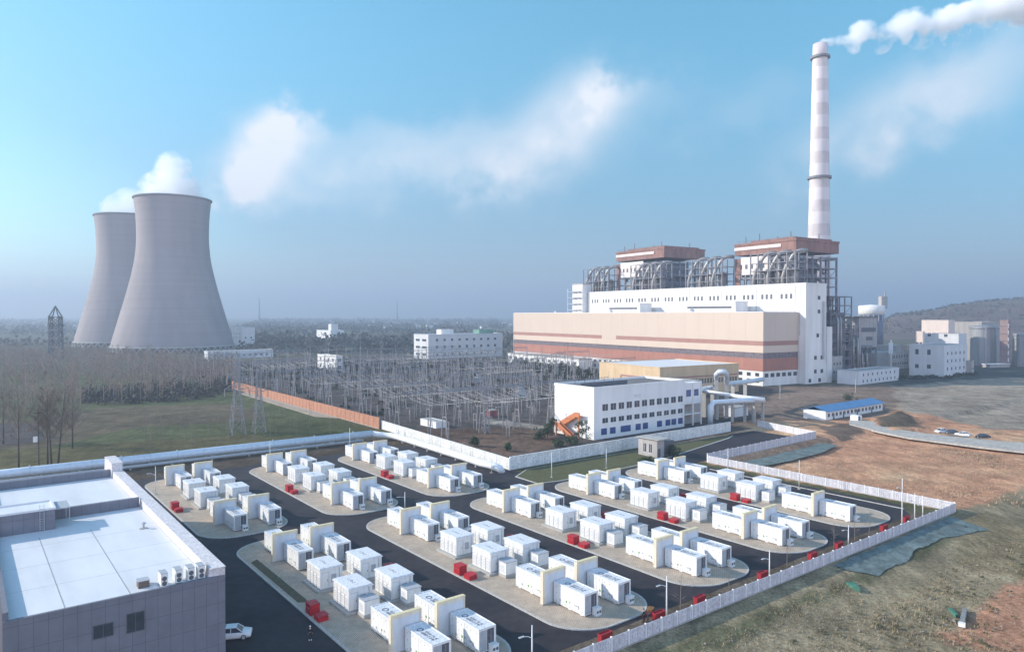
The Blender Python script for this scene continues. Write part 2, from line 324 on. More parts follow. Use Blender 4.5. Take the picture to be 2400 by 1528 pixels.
b=netting([(1720,1088),(1800,1072),(1880,1053),(1925,1040),(1965,1040),(1930,1058),(1850,1078),(1750,1097)],lambda s:.2-.5*s)
tag(b.build('ground_cover_net',M['net'],smooth=True),kind='structure')
# ================================================================ battery yard
def glyphs(mb,y0,y1,x0,x1,z,n,seed):
    r=random.Random(seed); w=(y1-y0)/n; h=x1-x0; t=min(w,h)*.17
    for i in range(n):
        a=y0+i*w+.1*w; b=y0+(i+1)*w-.12*w
        for s in r.sample(['l','r','t','b','m','d'],r.choice((3,3,4))):
            if s=='l': mb.box(x0,x1,a,a+t,z,z+.006)
            if s=='r': mb.box(x0,x1,b-t,b,z,z+.006)
            if s=='t': mb.box(x0,x0+t,a+t*1.02,b-t*1.02,z,z+.006)
            if s=='b': mb.box(x1-t,x1,a+t*1.02,b-t*1.02,z,z+.006)
            if s=='m': mb.box(x0+h*.45,x0+h*.45+t,a+t*1.02,b-t*1.02,z,z+.006)
CL,CW,CHT=6.06,2.44,2.9
def make_container():
    root=thing('battery_container','proto','shipping container')
    b=MB(); z0,z1=.30,.30+CHT-.2
    b.box(0,CW,0,CL,z0,z1)
    for y in [.0,.6,1.2,1.8,2.4,3.0,3.6,4.2,4.8,5.4,6.0]:
        for x in (-.02,CW): b.box(x,x+.02,y,y+.06,z0+.1,z1-.06)
    for x in (-.03,CW-.05):
        for y in (-.03,CL-.05): b.box(x,x+.08,y,y+.08,z0-.02,z1+.02)
    for y in (.5,2.8,5.2): b.box(.1,CW-.1,y,y+.5,.13,z0-.002)
    b.build('body',M['white'],root)
    r=MB(); r.box(.03,CW-.03,.03,CL-.03,z1+.002,z1+.06)
    for x in (-.04,CW-.08): r.box(x,x+.12,-.04,CL+.04,z1+.005,z1+.14)
    for y in (-.035,CL-.085): r.box(.083,CW-.083,y,y+.12,z1+.006,z1+.135)
    for y in (1.1,2.2,3.3,4.4,5.3): r.box(.1,CW-.1,y,y+.04,z1+.061,z1+.085)
    r.build('roof',M['roofwhite'],root)
    t=MB(); glyphs(t,.9,3.7,.62,.98,z1+.088,8,3); glyphs(t,.9,3.7,1.1,1.42,z1+.088,9,8)
    for k in range(10):
        a=R(36*k); t.box(-.06,.06,-.1,.1,z1+.088,z1+.094,rot=a,at=(1.0+.34*math.cos(a),4.35+.34*math.sin(a)))
    t.build('roof_lettering',M['mark'],root)
    for i,x in enumerate((.14,1.2)):
        d=MB(); d.box(x,x+.98,-.035,-.002,z0+.12,z1-.14)
        for k in range(9): d.box(x+.08,x+.90,-.05,-.036,z0+.9+k*.16,z0+.98+k*.16)
        dr=d.build('door',M['dark'] if i else M['grey'],root)
        h=MB(); h.tube([(x+.5,-.09,z0+.3),(x+.5,-.09,z1-.3)],.02,5); h.build('lock_bar',M['metal'],dr)
    a=MB(); a.box(1.35,2.3,-.85,-.06,.14,1.15); a.box(1.3,2.35,-.9,-.052,1.152,1.2); a.build('cooling_unit',M['white'],root)
    g=MB()
    for x in (1.6,2.05): 
        g.add([(x+.19*math.cos(k*.628),-.853,.68+.19*math.sin(k*.628)) for k in range(10)]+[(x+.19*math.cos(k*.628),-.87,.68+.19*math.sin(k*.628)) for k in range(10)],[tuple(range(10,20))]+[(k,(k+1)%10,10+(k+1)%10,10+k) for k in range(10)])
    g.build('fan_grille',M['dark'],root)
    for y,z,w in ((1.0,.8,.3),(2.75,1.1,.2),(4.6,.75,.32),(5.4,1.7,.16)): q=MB(); q.box(-.032,-.021,y,y+w,z,z+w*1.1); q.build('vent_grille',M['grey'],root)
    l=MB()
    for y in (3.4,): l.box(-.034,-.021,y,y+.26,.95,1.25)
    l.build('logo',M['green'],root)
    j=MB(); j.box(-.026,-.021,2.98,3.01,.42,2.9); j.box(-.026,-.021,.1,5.96,.46,.49); j.box(-.026,-.021,.1,5.96,2.84,2.86)
    for y in (.35,1.55,2.6,3.6,4.4,5.55):
        for z in (.62,2.5): j.box(-.036,-.021,y,y+.09,z,z+.12)
    j.build('panel_joint',M['joint'],root)
    w=MB(); glyphs(w,1.0,2.0,0,.2,0,6,5)
    w2=MB(); w2.add([(-.022-z,y,1.05+(.2-x)) for x,y,z in w.v],w.f); w2.build('side_lettering',M['mark'],root)
    return root
M['fwface']=mat('firewall_face',(.62,.65,.68),.7,.06,.8,streak=.12)
M['joint']=mat('panel_joint',(.20,.21,.23),.6,.2,3)
def make_firewall():
    root=thing('firewall','proto','firewall')
    b=MB(); b.box(-1.75,2.35,0,.5,.12,4.55); b.build('wall_panel',M['fwface'],root)
    t=MB(); t.box(-1.79,2.39,-.04,.54,4.552,4.68); t.build('coping',M['yellow'],root)
    p=MB(); p.box(-1.81,-1.752,-.03,.53,.12,4.55); p.build('edge_trim',M['cream'],root)
    f=MB(); f.box(-1.95,2.5,-.1,.6,.10,.24); f.build('footing',M['concrete'],root)
    f=MB(); f.box(-1.75,-1.4,-.035,-.001,.25,4.2); f.box(-1.75,2.35,-.035,-.001,4.201,4.55); f.box(2.1,2.35,-.034,-.001,.25,4.2); f.build('face_frame',M['cream'],root)
    return root
def make_pcs():
    root=thing('inverter_cabin','proto','inverter cabin')
    PL,PW=4.8,3.4
    j=MB()
    for y in (.12,1.16,1.3,2.36,2.5,3.56,3.68,4.66): j.box(-.034,-.029,y,y+.03,.55,2.35)
    j.box(-.035,-.029,.05,4.75,2.42,2.46); j.box(1.3,1.33,-.034,-.029,.5,2.9); j.box(.2,1.25,-.034,-.030,2.78,2.81)
    j.build('panel_joint',M['joint'],root)
    f=MB(); f.box(-.55,PW+.2,-.5,PL+.5,.125,.42); f.build('plinth',M['concrete'],root)
    b=MB(); b.box(0,PW,0,PL,.46,3.25)
    for x in (-.03,PW-.06):
        for y in (-.03,PL-.06): b.box(x,x+.09,y,y+.09,.44,3.26)
    for y in (1.2,2.4,3.6): b.box(-.02,-.001,y-.03,y+.03,.5,3.2)
    for k in range(10): b.box(-.03,-.001,.3+k*.45,.33+k*.45,2.5,3.1)
    b.build('body',M['white'],root)
    r=MB(); r.box(-.16,PW+.16,-.16,PL+.16,3.264,3.40); r.box(-.05,PW+.05,-.05,PL+.05,3.402,3.52)
    r.build('roof',M['roofwhite'],root)
    t=MB(); glyphs(t,1.5,3.4,1.3,1.75,3.524,5,17); t.build('roof_lettering',M['mark'],root)
    for y in (.22,1.4,2.6,3.75):
        d=MB(); d.box(-.028,-.002,y,y+.8,.62,2.3)
        d.build('louvre_panel',M['white'],root); e=MB()
        for k in range(6): e.box(-.045,-.029,y+.1,y+.7,.8+k*.24,.9+k*.24)
        e.build('louvre',M['grey'],C.objects[-1])
    d=MB(); d.box(.25,1.2,-.03,-.002,.55,2.75); dr=d.build('door',M['white'],root)
    h=MB(); h.box(1.05,1.12,-.06,-.031,1.5,1.75); h.build('handle',M['dark'],dr)
    p=MB(); p.box(1.7,2.45,-.07,-.002,1.25,2.35); p.build('meter_panel',M['grey'],root)
    q=MB(); q.tube([(2.95,-.06,.45),(2.95,-.06,3.2)],.06,6); q.build('conduit',M['metal'],root)
    return root
def make_cab():
    root=thing('transformer_cabinet','proto','cabinet')
    f=MB(); f.box(-.1,2.3,-.1,2.0,.125,.55); f.build('plinth',M['concrete'],root)
    b=MB(); b.box(0,2.2,0,1.9,.56,2.35); b.box(.25,.95,-.025,-.001,.75,2.1); b.box(1.1,1.9,-.025,-.001,.75,2.1); b.build('body',M['white'],root)
    r=MB(); r.box(-.08,2.28,-.08,1.98,2.352,2.45); r.build('lid',M['grey'],root)
    v=MB()
    for k in range(5): v.box(-.03,-.001,.35,1.5,.9+k*.22,.99+k*.22)
    v.build('louvre',M['grey'],root)
    return root
def make_fireset():
    root=thing('fire_cabinet','proto','fire cabinet')
    b=MB(); b.box(-.3,1.0,0,1.7,.14,1.5)
    for k in range(3): b.box(-.335,-.301,.06+k*.55,.52+k*.55,.2,1.43)
    b.build('body',M['red'],root)
    l=MB(); l.box(-.35,1.05,-.05,1.75,1.502,1.57); l.build('lid',M['red'],root)
    h=MB()
    for k in range(3): h.box(-.36,-.336,.42+k*.55,.46+k*.55,.9,1.15)
    h.build('handle',M['metal'],root)
    return root
def make_sandbox():
    root=thing('sand_box','proto','sand box')
    b=MB(); b.box(-.35,1.0,0,1.5,.14,.72); 
    for y in (.0,.7,1.44): b.box(-.39,-.351,y,y+.06,.16,.7)
    b.build('body',M['red'],root)
    l=MB(); l.add([(-.42,-.05,.724),(1.07,-.05,.86),(1.07,1.55,.86),(-.42,1.55,.724),(-.42,-.05,.78),(1.07,-.05,.92),(1.07,1.55,.92),(-.42,1.55,.78)],[(3,2,1,0),(4,5,6,7),(0,1,5,4),(1,2,6,5),(2,3,7,6),(3,0,4,7)]); l.build('lid',M['red'],root)
    return root
ORD=['first','second','third','fourth','fifth']
PROTO={}
def place(make,u,v,label,group,z=0,rot=0):
    x,y=W2(u,v); k=make.__name__
    if k not in PROTO:
        o=PROTO[k]=make(); o.location=(x,y,z); o.rotation_euler=(0,0,TH+rot); o['label']=label; o['group']=group
        return o
    return dup(PROTO[k],(x,y,z),TH+rot,label,group)
for row,k,u0,dv in ISL:
    uc=41.6+23.4*k if dv==0 else 39.9+23.6*k
    isl=f"{ORD[k]} {row} island from grey building"
    for c in (0,1):
        u=uc+6.35*c; cn=('left','right')[c]
        for e,vf in (('near',74.3),('far',114.0)):
            if dv==0 and k==4 and e=='near' and c==1: continue
            place(make_firewall,u,vf+dv,f"cream firewall with yellow coping, {cn} at {e} end of {isl}",'firewalls between the battery containers')
            place(make_container,u,vf-.3-CL+dv,f"white battery container before {cn} firewall at {e} end of {isl}",'white battery containers')
            oo=place(make_container,u-.5,vf+.75+dv,f"white battery container behind {cn} firewall at {e} end of {isl}",'white battery containers'); oo.scale=(1,1.13,1)
        w=u-.7
        for j,v in ((1,88.0),(0,97.5)):
            place(make_pcs,w,v+dv,f"white inverter cabin, {('rear','front')[j]} {cn} one of four on {isl}",'inverter cabins')
            if j: place(make_cab,w+1.0,v-2.6+dv,f"small white cabinet before front {cn} inverter cabin on {isl}",'small transformer cabinets')
    ul=(36.9+23.7*k) if dv==0 else 34.7+24*k
    for side,uu in (('left',ul),('right',ul+15.0)):
        if side=='right' and k==4: vv=94
        else: vv=90.5 if side=='left' else 97
        place(make_fireset,uu,vv+dv,f"red fire cabinet on the {side} kerb of {isl}",'red fire cabinets')
        if side=='left': place(make_sandbox,uu+.1,vv-2.6+dv,f"red sand box next to fire cabinet on {isl}",'red sand boxes')
# red troughs behind the long fence
def make_trough():
    root=thing('planter_trough','proto','trough'); DR=mat('dark_red_paint',(.30,.02,.028),.6,.25,2)
    b=MB(); b.box(-1.6,1.6,-.4,.4,.02,.98)
    for x in (-1.6,-.5,.5,1.52): b.box(x,x+.08,-.44,-.401,.05,.96)
    b.build('body',DR,root)
    l=MB(); l.box(-1.66,1.66,-.46,-.36,1.0,1.1); l.box(-1.66,1.66,.36,.46,1.0,1.1); l.box(-1.66,-1.56,-.359,.359,1.001,1.1); l.box(1.56,1.66,-.359,.359,1.001,1.1); l.build('rim',DR,root)
    return root
for i,px in enumerate((1420,1548,1643,1790,1908,1970,2075,2127)):
    # along the inside of the fence
    best=min((abs(_p-px),u) for u in np.arange(50,152,.25) for _p in [CX+F*(W2(u,61.7)[0]/W2(u,61.7)[1])])[1]
    oo=place(make_trough,best,61.7,f"low red trough inside the long white fence, {['first','second','third','fourth','fifth','sixth','seventh','eighth'][i]} from the camera end",'red troughs along the fence',z=0); oo.scale=(.6,.8,.95)
# ---------------------------------------------------------------- fences and walls
M['fence']=mat('fence_panel',(.64,.62,.65),.6,.10,.5,streak=.2,fine=3)
M['wallwhite']=mat('white_wall_render',(.74,.73,.70),.8,.10,.25,streak=.2,fine=2)
def fence(name,label,cat,p0,p1,h,n,m,thick=.06,post=.16,z0=-.6,corr=False,cop=True,posth=.12):
    (x0,y0),(x1,y1)=p0,p1; Ln=math.hypot(x1-x0,y1-y0); rot=math.atan2(y1-y0,x1-x0)
    root=thing(name,label,cat,(x0,y0,0),rot)
    b=MB(); b.box(0,Ln,-thick/2,thick/2,z0,h)
    if corr:
        k=int(Ln/.45)
        for i in range(k): b.box((i+.5)*Ln/k-.09,(i+.5)*Ln/k+.09,-thick/2-.06,-thick/2-.001,.15,h-.12); b.box((i+.5)*Ln/k-.09,(i+.5)*Ln/k+.09,thick/2+.001,thick/2+.06,.15,h-.12)
    b.build('wall_panel',m,root)
    if cop:
        c=MB(); c.box(0,Ln,-thick/2-.06,thick/2+.06,h+.002,h+.1); c.build('coping',M['white'],root)
    f=MB(); f.box(0,Ln,-thick/2-.09,thick/2+.09,z0-.1,.12); f.build('footing',M['concrete'],root)
    me=None
    for i in range(n+1):
        if me is None:
            q=MB(); q.box(-post/2,post/2,-thick/2-.075,thick/2+.075,z0,h+posth); me=q.mesh('post',M['white'])
        link('post',me,root,(Ln*i/n,0,0))
    return root
fence('panel_fence','long white panel fence with red troughs behind it beside the grass bank','fence',W2(40,59.2),W2(159.6,58.6),1.8,40,M['fence'],corr=True,cop=False)
fence('panel_fence','white panel fence between the road and the dry brown field','fence',W2(159.8,58.8),W2(160.4,119.6),1.9,20,M['fence'],corr=True,cop=False)
fence('panel_fence','white panel fence above the geotextile bank behind the yard','fence',W2(160.4,119.8),W2(219,121.4),2.4,20,M['fence'],corr=True,cop=False)
fence('white_wall','low grey white wall closing the far end of the grass median','wall',W2(219.2,121.6),W2(226,147),2.2,8,M['fence'])
fence('white_wall','bluish white wall running in front of the white office building','wall',W2(112.4,145.2),W2(209,146.8),3.3,17,M['wallwhite'],thick=.24,post=.3)
fence('white_wall','sunlit white wall beside the thick white pipe','wall',W2(112.2,145.2),W2(117.4,225.3),2.9,13,M['wallwhite'],thick=.24,post=.3)
M['brick']=brickmat('orange_brick',(.50,.21,.115),(.42,.175,.10),(.30,.2,.15),1.0,.5,.14,rot=(R(90),0,0))
fence('brick_wall','long orange brick wall with piers beside the green field','wall',W2(116.6,225.8),W2(118,400),4.0,44,M['brick'],thick=.24,post=.5,cop=False)
for o in [q for q in C.objects if q.parent and q.parent.name=='brick_wall' and q.name.startswith('post')]: o.data.materials[0]=M['brick']
mb=MB(); mb.prism(WW([(110.8,268),(116,259),(117,372),(113,372)]),-.1,.2); struct('path',mb,mat('tan_path',(.36,.30,.23),.9,.2,.3,fine=1.5))
# ---------------------------------------------------------------- pipes
M['pipe']=mat('pipe_cladding',(.56,.62,.68),.4,.10,1.2,metal=.1,stretch=(1,1,1))
M['pipew']=mat('white_pipe_cladding',(.74,.74,.73),.45,.08,1.2)
def pipe(name,label,path,r,m,sup,zs=0,ring=6.0,vent=0):
    root=thing(name,label,'pipe',(path[0][0],path[0][1],0)); o=Vector((path[0][0],path[0][1],0))
    P=[Vector(p)-o for p in path]; b=MB(); b.tube(P,r,14); b.build('pipe_run',m,root,True)
    rg=MB(); st=0
    for a,c in zip(P[:-1],P[1:]):
        Ln=(c-a).length; t=(c-a).normalized(); k=max(1,int(Ln/ring))
        for i in range(1,k):
            q=a+t*(Ln*i/k); rg.tube([q-t*.07,q+t*.07],r+.035,14)
            if vent and i%2==0: rg.tube([q+Vector((0,0,r)),q+Vector((0,0,r+.3))],.2,6)
    if rg.f: rg.build('flange',M['metal'],root,False)
    for a,c in zip(P[:-1],P[1:]):
        Ln=(c-a).length
        if Ln<sup: continue
        k=int(Ln/sup)
        for i in range(k+1):
            q=a.lerp(c,(i+.5)/(k+1)); s=MB(); s.box(-r*.8,r*.8,-.18,.18,0,q.z-r*.85,rot=math.atan2((c-a).y,(c-a).x)+math.pi/2,at=(q.x,q.y)); s.build('support',M['concrete'],root)
    return root
pz=2.1
pa=[W2(*q)+(pz,) for q in ((-12,208.6),(20,208.0),(60,207.4),(104,206.6))]
pipe('heat_pipe','thick pale blue clad pipe running along the rear edge of the battery yard',pa,1.15,M['pipe'],9,vent=1)
pipe('return_pipe','thinner dark grey pipe running low in front of the pale blue clad pipe',[W2(*q)+(.75,) for q in ((-12,206.2),(20,205.7),(60,205.1),(100,204.4))],.42,M['grey'],12)
pa=[W2(*q)+(z,) for q,z in (((104.1,206.6),pz),((107.2,206),1.5),((109.3,203.5),1.35),((110,200),1.3),((108.4,160),1.3),((107.6,151),1.35),((107.4,147.6),1.6),((107.6,145.6),1.5),((108.6,144.4),.9),((109,144.2),-.1))]
pipe('heat_pipe','white clad pipe in front of the sunlit wall ending in a downward elbow',pa,.95,M['pipew'],9)
# ---------------------------------------------------------------- lamp posts
def make_lamp(h):
    root=thing('lamp_post','proto','lamp post')
    b=MB(); b.tube([(0,0,0),(0,0,h)],[.11,.06],8); b.build('pole',M['white'],root,True)
    a=MB(); a.tube([(0,0,h-1.9),(-.5,.1,h-1.55),(-1.15,.2,h-1.35)],.05,6); a.build('arm',M['white'],root)
    l=MB(); l.box(-1.75,-1.0,.08,.34,h-1.42,h-1.32); l.build('lamp_head',M['metal'],root)
    f=MB(); f.box(-.3,.3,-.3,.3,0,.22); f.build('footing',M['concrete'],root)
    return root
LP=[(1565,1492,1352,'by the long fence beside the standing worker'),(1807,1398,1292,'by the long fence before the fourth front-row island'),(1247,1560,1464,'at the camera end of the first front-row island'),(1992,1330,1232,'by the long fence before the fifth front-row island'),
 (2118,1262,1122,'tallest, by the fence corner with the dry field'),(2148,1232,1157,'slim, between two others at the fence corner'),(2167,1226,1172,'shortest at the fence corner'),(1873,1146,1078,'in the road by the field fence'),
 (1706,1107,1050,'near the bend of the field fence'),(1293,1120,1058,'on the verge before the bluish wall'),(1152,1108,1074,'next to the downward elbow of the white pipe'),(633,1092,1032,'before the blue pipe behind the second back-row island'),
 (820,1062,1002,'before the blue pipe behind the third back-row island'),(949,1196,1152,'at the near kerb of the second back-row island'),(1421,1098,1052,'on the grass median'),(365,1160,1092,'beside the first back-row island'),(1828,935,897,'beside the turbine hall end wall'),(2005,920,888,'beyond the blue roofed barrack')]
LPP={}
for px,b,t,w in LP:
    h=round((b-t)/ppm(b),1); h2=6 if h<6.6 else 8
    x,y=G(px,b)
    if 'by the long fence' in w or 'fence corner' in w:
        u=min((abs(CX+F*W2(q,60.5)[0]/W2(q,60.5)[1]-px),q) for q in np.arange(50,157,.2))[1]; x,y=W2(u,60.5); h=(738+H*F/y-t)*y/F
    lab=f'white lamp post with one arm, {w}'
    if h2 not in LPP: o=LPP[h2]=make_lamp(h2); o.location=(x,y,0); o.rotation_euler=(0,0,TH); o['label']=lab; o['group']='white lamp posts'
    else: o=dup(LPP[h2],(x,y,0),TH,lab,'white lamp posts')
    o.scale=(1,1,h/h2)
# ---------------------------------------------------------------- grey building in front
M['clad']=brickmat('grey_wall_cladding',(.175,.177,.205),(.163,.166,.195),(.08,.08,.105),1.0,1.25,2.4,rot=(R(90),0,0),ms=.018,var=.10,off=0)
M['membrane']=mat('white_roof_membrane',(.63,.63,.64),.6,.10,.22,stretch=(1,.25,1))
M['pcap']=mat('parapet_cap',(.62,.58,.58),.7,.08,.6,fine=3)
M['seam']=mat('roof_seam',(.30,.31,.31),.8,.2,2)
gb=thing('grey_building','grey clad building with a white flat roof in front of the battery yard','building',W2(3.2,84.4)+(0,),TH)
BW,BL=20.8,66.0; BZ=10.0
b=MB(); b.box(0,BW,0,BL,-.3,BZ-.02); b.build('wall',M['clad'],gb)
r=MB(); r.box(.55,BW-1.75,.31,38.8,BZ,BZ+.05); r.box(.55,BW-1.75,39.72,65,BZ-.01,BZ+.04); r.build('roof',M['membrane'],gb)
s=MB()
for y in (9,17.5,26): s.box(.6,BW-1.8,y,y+.035,BZ+.051,BZ+.058)
for x in (5.2,11.2): s.box(x,x+.09,1.0,30,BZ+.051,BZ+.07)
s.box(.6,BW-1.8,.9,.96,BZ+.051,BZ+.065); s.build('roof_seam',M['seam'],gb)
p=MB(); p.box(0,BW-.02,0,.3,BZ-.01,BZ+.28); p.box(0,.5,.301,BL,BZ-.012,BZ+1.05); p.box(.51,BW-1.8,38.9,39.6,BZ-.011,BZ+1.5); p.box(.51,BW-1.8,65.1,65.9,BZ-.011,BZ+1.35); p.build('parapet',M['clad'],gb)
p=MB(); p.add([(BW-1.7,.305,BZ-.01),(BW,.0,BZ-.01),(BW,64,BZ-.01),(BW-1.7,64,BZ-.01),(BW-1.55,.305,BZ+1.15),(BW,.0,BZ+1.15),(BW,64,BZ+1.15),(BW-1.55,64,BZ+1.15)],[(3,2,1,0),(4,5,6,7),(0,1,5,4),(1,2,6,5),(2,3,7,6),(3,0,4,7)])
p.add([(BW-2.1,64.01,-.3),(BW,64.01,-.3),(BW,72,-.3),(BW-2.1,72,-.3),(BW-1.75,64.01,BZ+2.6),(BW,64.01,BZ+2.6),(BW,72,BZ+2.6),(BW-1.75,72,BZ+2.6)],[(3,2,1,0),(4,5,6,7),(0,1,5,4),(1,2,6,5),(2,3,7,6),(3,0,4,7)])
p.box(BW-1.62,BW+.06,-.04,64,BZ+1.152,BZ+1.24); p.box(BW-1.8,BW+.06,63.96,72.05,BZ+2.602,BZ+2.7); p.build('parapet',M['pcap'],gb)
ph=MB(); ph.box(-4,7.4,33.4,38.88,BZ+.02,BZ+2.85); pp=ph.build('penthouse',M['clad'],gb)
c=MB(); c.box(-4.1,7.5,33.3,33.62,BZ+2.852,BZ+3.12); c.box(-4.1,7.5,38.6,38.9,BZ+2.852,BZ+3.12); c.box(7.2,7.5,33.63,38.59,BZ+2.853,BZ+3.1); c.box(-4,7.19,33.63,38.59,BZ+2.853,BZ+2.9); c.build('penthouse_roof',M['membrane'],pp)
c=MB(); c.box(7.52,9.3,34,38.5,BZ+2.6,BZ+2.75); c.tube([(9.2,34.2,BZ+.05),(9.2,34.2,BZ+2.6)],.05,5); c.tube([(9.2,38.3,BZ+.05),(9.2,38.3,BZ+2.6)],.05,5); c.build('canopy',M['grey'],pp)
for (x0,w,z,h) in ((7.65,1.75,6.5,1.3),(10.75,1.6,6.3,1.95)):
    wf=MB()
    for q in ((x0-.07,x0,z-.07,z+h+.07),(x0+w,x0+w+.07,z-.07,z+h+.07),(x0,x0+w,z-.07,z),(x0,x0+w,z+h,z+h+.07),(x0+w*.48,x0+w*.52,z,z+h)): wf.box(q[0],q[1],-.06,.02,q[2],q[3])
    wo=wf.build('window',M['dark'],gb); wp=MB(); wp.box(x0,x0+w*.48,-.03,.01,z,z+h); wp.box(x0+w*.52,x0+w,-.03,.01,z,z+h); wp.build('pane',M['glass'],wo)
def roofpos(x,y): return W2(3.2+x,84.4+y)
def make_ac():
    root=thing('air_conditioner','proto','air conditioner'); b=MB(); b.box(0,.85,0,1.8,.12,1.75); b.build('casing',M['white'],root)
    t=MB(); t.box(-.02,.87,-.02,1.82,1.752,1.82); t.build('lid',M['grey'],root)
    for z in (.5,1.12):
        g=MB(); g.lathe([(.02,0),(.3,0),(.3,.03),(.02,.03)],14); v=[(.42+x,-.002-zz,z+y) for x,y,zz in g.v]; h=MB(); h.add(v,g.f); q=h.build('fan_grille',M['dark'],root); q.scale=(1,1,1)
    f=MB(); f.box(.02,.8,.06,.14,.0,.118); f.box(.02,.8,1.6,1.7,0,.118); f.build('foot',M['dark'],root); return root
acs=[(14.2,.7,'next to the brown box'),(15.75,.9,'middle one of the row'),(17.0,.8,'second from the parapet'),(18.1,.8,'in the corner by the parapet')]
ap=None
for x,y,w in acs:
    q=roofpos(x,y)+(BZ+.052,)
    if ap is None: ap=make_ac(); ap.location=q; ap.scale=(.85,.8,.85); ap.rotation_euler=(0,0,TH); ap['label']='white rooftop air conditioner '+w; ap['group']='rooftop air conditioners'
    else: dup(ap,q,TH,'white rooftop air conditioner '+w,'rooftop air conditioners')
t=thing('rooftop_box','low brown metal box on the white roof next to the air conditioners','box',roofpos(12.2,1.9)+(BZ+.051,),TH)
b=MB(); b.box(0,1.1,0,1.1,0,.75); b.build('casing',mat('brown_metal',(.13,.10,.085),.6,.3,3),t); b=MB(); b.box(-.05,1.15,-.05,1.15,.752,.82); b.build('lid',M['grey'],t); b=MB(); b.tube([(1.1,.4,.3),(1.9,.2,.15),(2.1,-.5,.1)],.07,6); b.build('duct',M['metal'],t)
t=thing('roof_vent','small grey roof vent on legs beside the parapet','vent',roofpos(17.2,26)+(BZ+.051,),TH)
b=MB(); b.tube([(0,0,0),(0,0,.7)],.14,8); b.build('stack',M['grey'],t); b=MB(); b.lathe([(.02,.95),(.34,.72),(.34,.68),(.02,.70)],12); b.build('cap',M['grey'],t); b=MB(); b.box(-.5,.5,-.3,.3,0,.1); b.build('base',M['concrete'],t)
t=thing('rooftop_ladder','thin steel rooftop ladder standing at the penthouse corner','ladder',roofpos(5.6,33.25)+(BZ+.051,),TH)
b=MB(); b.tube([(0,0,0),(0,0,3.7)],.03,5); b.tube([(.5,0,0),(.5,0,3.7)],.03,5); b.build('rail',M['metal'],t)
b=MB(); [b.tube([(0,0,.3+.35*k),(.5,0,.3+.35*k)],.02,4) for k in range(10)]; b.build('rung',M['metal'],t)
# ================================================================ power station
QX,QY=.852,.523; _h=math.hypot(QX,QY); QX/=_h; QY/=_h; TQ=math.atan2(QY,QX)   # q along the end walls, p along the long fronts
PN=G(1788,905)
def WP(p,q): return (PN[0]+QX*q-QY*p, PN[1]+QY*q+QX*p)
M['hallcream']=mat('hall_cream_panels',(.59,.475,.38),.75,.02,.05,streak=.03)
M['hallbeige']=mat('hall_beige_panels',(.565,.46,.375),.75,.02,.04,streak=.025)
M['hallbrown']=mat('hall_brown_band',(.35,.19,.155),.75,.1,.2)
M['hallred']=mat('hall_red_band',(.37,.165,.12),.8,.08,.15,streak=.1)
M['glaze']=mat('strip_glazing',(.16,.13,.14),.35,.45,.7)
M['bay']=mat('bay_white_render',(.74,.72,.685),.8,.04,.12,streak=.16)
M['steel']=mat('boiler_steel',(.19,.185,.205),.6,.25,.5)
M['steelblue']=mat('boiler_casing',(.16,.17,.215),.6,.3,.2,streak=.2)
M['duct']=mat('silver_duct',(.33,.315,.30),.45,.18,.35,metal=.25)
M['rust']=mat('boiler_roof_red',(.27,.145,.115),.75,.2,.2,streak=.3)
M['rustgrey']=mat('boiler_roof_shade',(.26,.155,.13),.75,.16,.2,streak=.15)
M['pinkwhite']=mat('pale_band',(.70,.60,.56),.75,.08,.2)
HL,HD,HH=266,30.3,41.5
hall=thing('turbine_hall','long beige and cream turbine hall with brown and red bands','building',WP(0,0)+(0,),TQ)
# local x = q (depth), local y = p (length)
def band(z0,z1,m,off,name='wall',y1=HL):
    b=MB(); b.box(-off,HD+off*0,-off,y1,z0,z1); return b.build(name,m,hall)
band(-.5,8.3,M['bay'],0); band(8.302,15.3,M['hallred'],.25); band(15.302,18.6,M['glaze'],0,'glazing_strip'); band(18.602,22.6,M['hallcream'],.3); band(22.602,25.2,M['hallbrown'],.26); band(25.202,HH,M['hallbeige'],.3)
b=MB(); b.box(-.36,-.302,127,143,22.3,25.6); b.box(-.31,HD,HL+.01,HL+.4,-.4,HH); b.build('panel',M['hallbeige'],hall)
b=MB(); b.box(.1,HD-.1,.1,HL-.1,HH+.002,HH+.3); b.build('roof',M['roofwhite'],hall)
M['hjoint']=mat('cladding_joint',(.49,.385,.31),.8,.1,1)
b=MB()
for k in range(1,22): b.box(-.33,-.301,k*12,k*12+.10,25.3,HH-.1)
for k in range(1,3): b.box(k*10,k*10+.10,-.33,-.301,25.3,HH-.1)
b.build('cladding_joint',M['hjoint'],hall)

b=MB()
for k in range(45): b.box(-.12,-.002,k*6-.12,k*6+.12,15.31,18.59)
for k in range(6): b.box(k*6-.12,k*6+.12,-.12,-.002,15.31,18.59)
b.box(-.14,-.003,.0,HL,16.9,17.05); b.build('mullion',M['steel'],hall)
w0=MB(); w0.box(-.06,.02,-1.35,1.35,-1.0,1.0); wm=w0.mesh('window',M['glass'])
w0=MB(); w0.box(-1.6,1.6,-.06,.02,-1.1,1.1); wme=w0.mesh('window',M['glass'])
for k in range(44): 
    for z in (2.6,6.2): link('window',wm,hall,(0,4+k*5.9,z))
for k in range(6): link('window',wme,hall,(3+k*5,0,5.9))
for x0,y0,c in ((6,60,1),(14,150,1),(20,230,1)): 
    b=MB(); b.lathe([(1.6,HH+.3),(1.6,HH+1.6),(2.0,HH+1.7),(.1,HH+2.4)],10,at=(x0,y0)); b.build('roof_vent',M['metal'],hall)
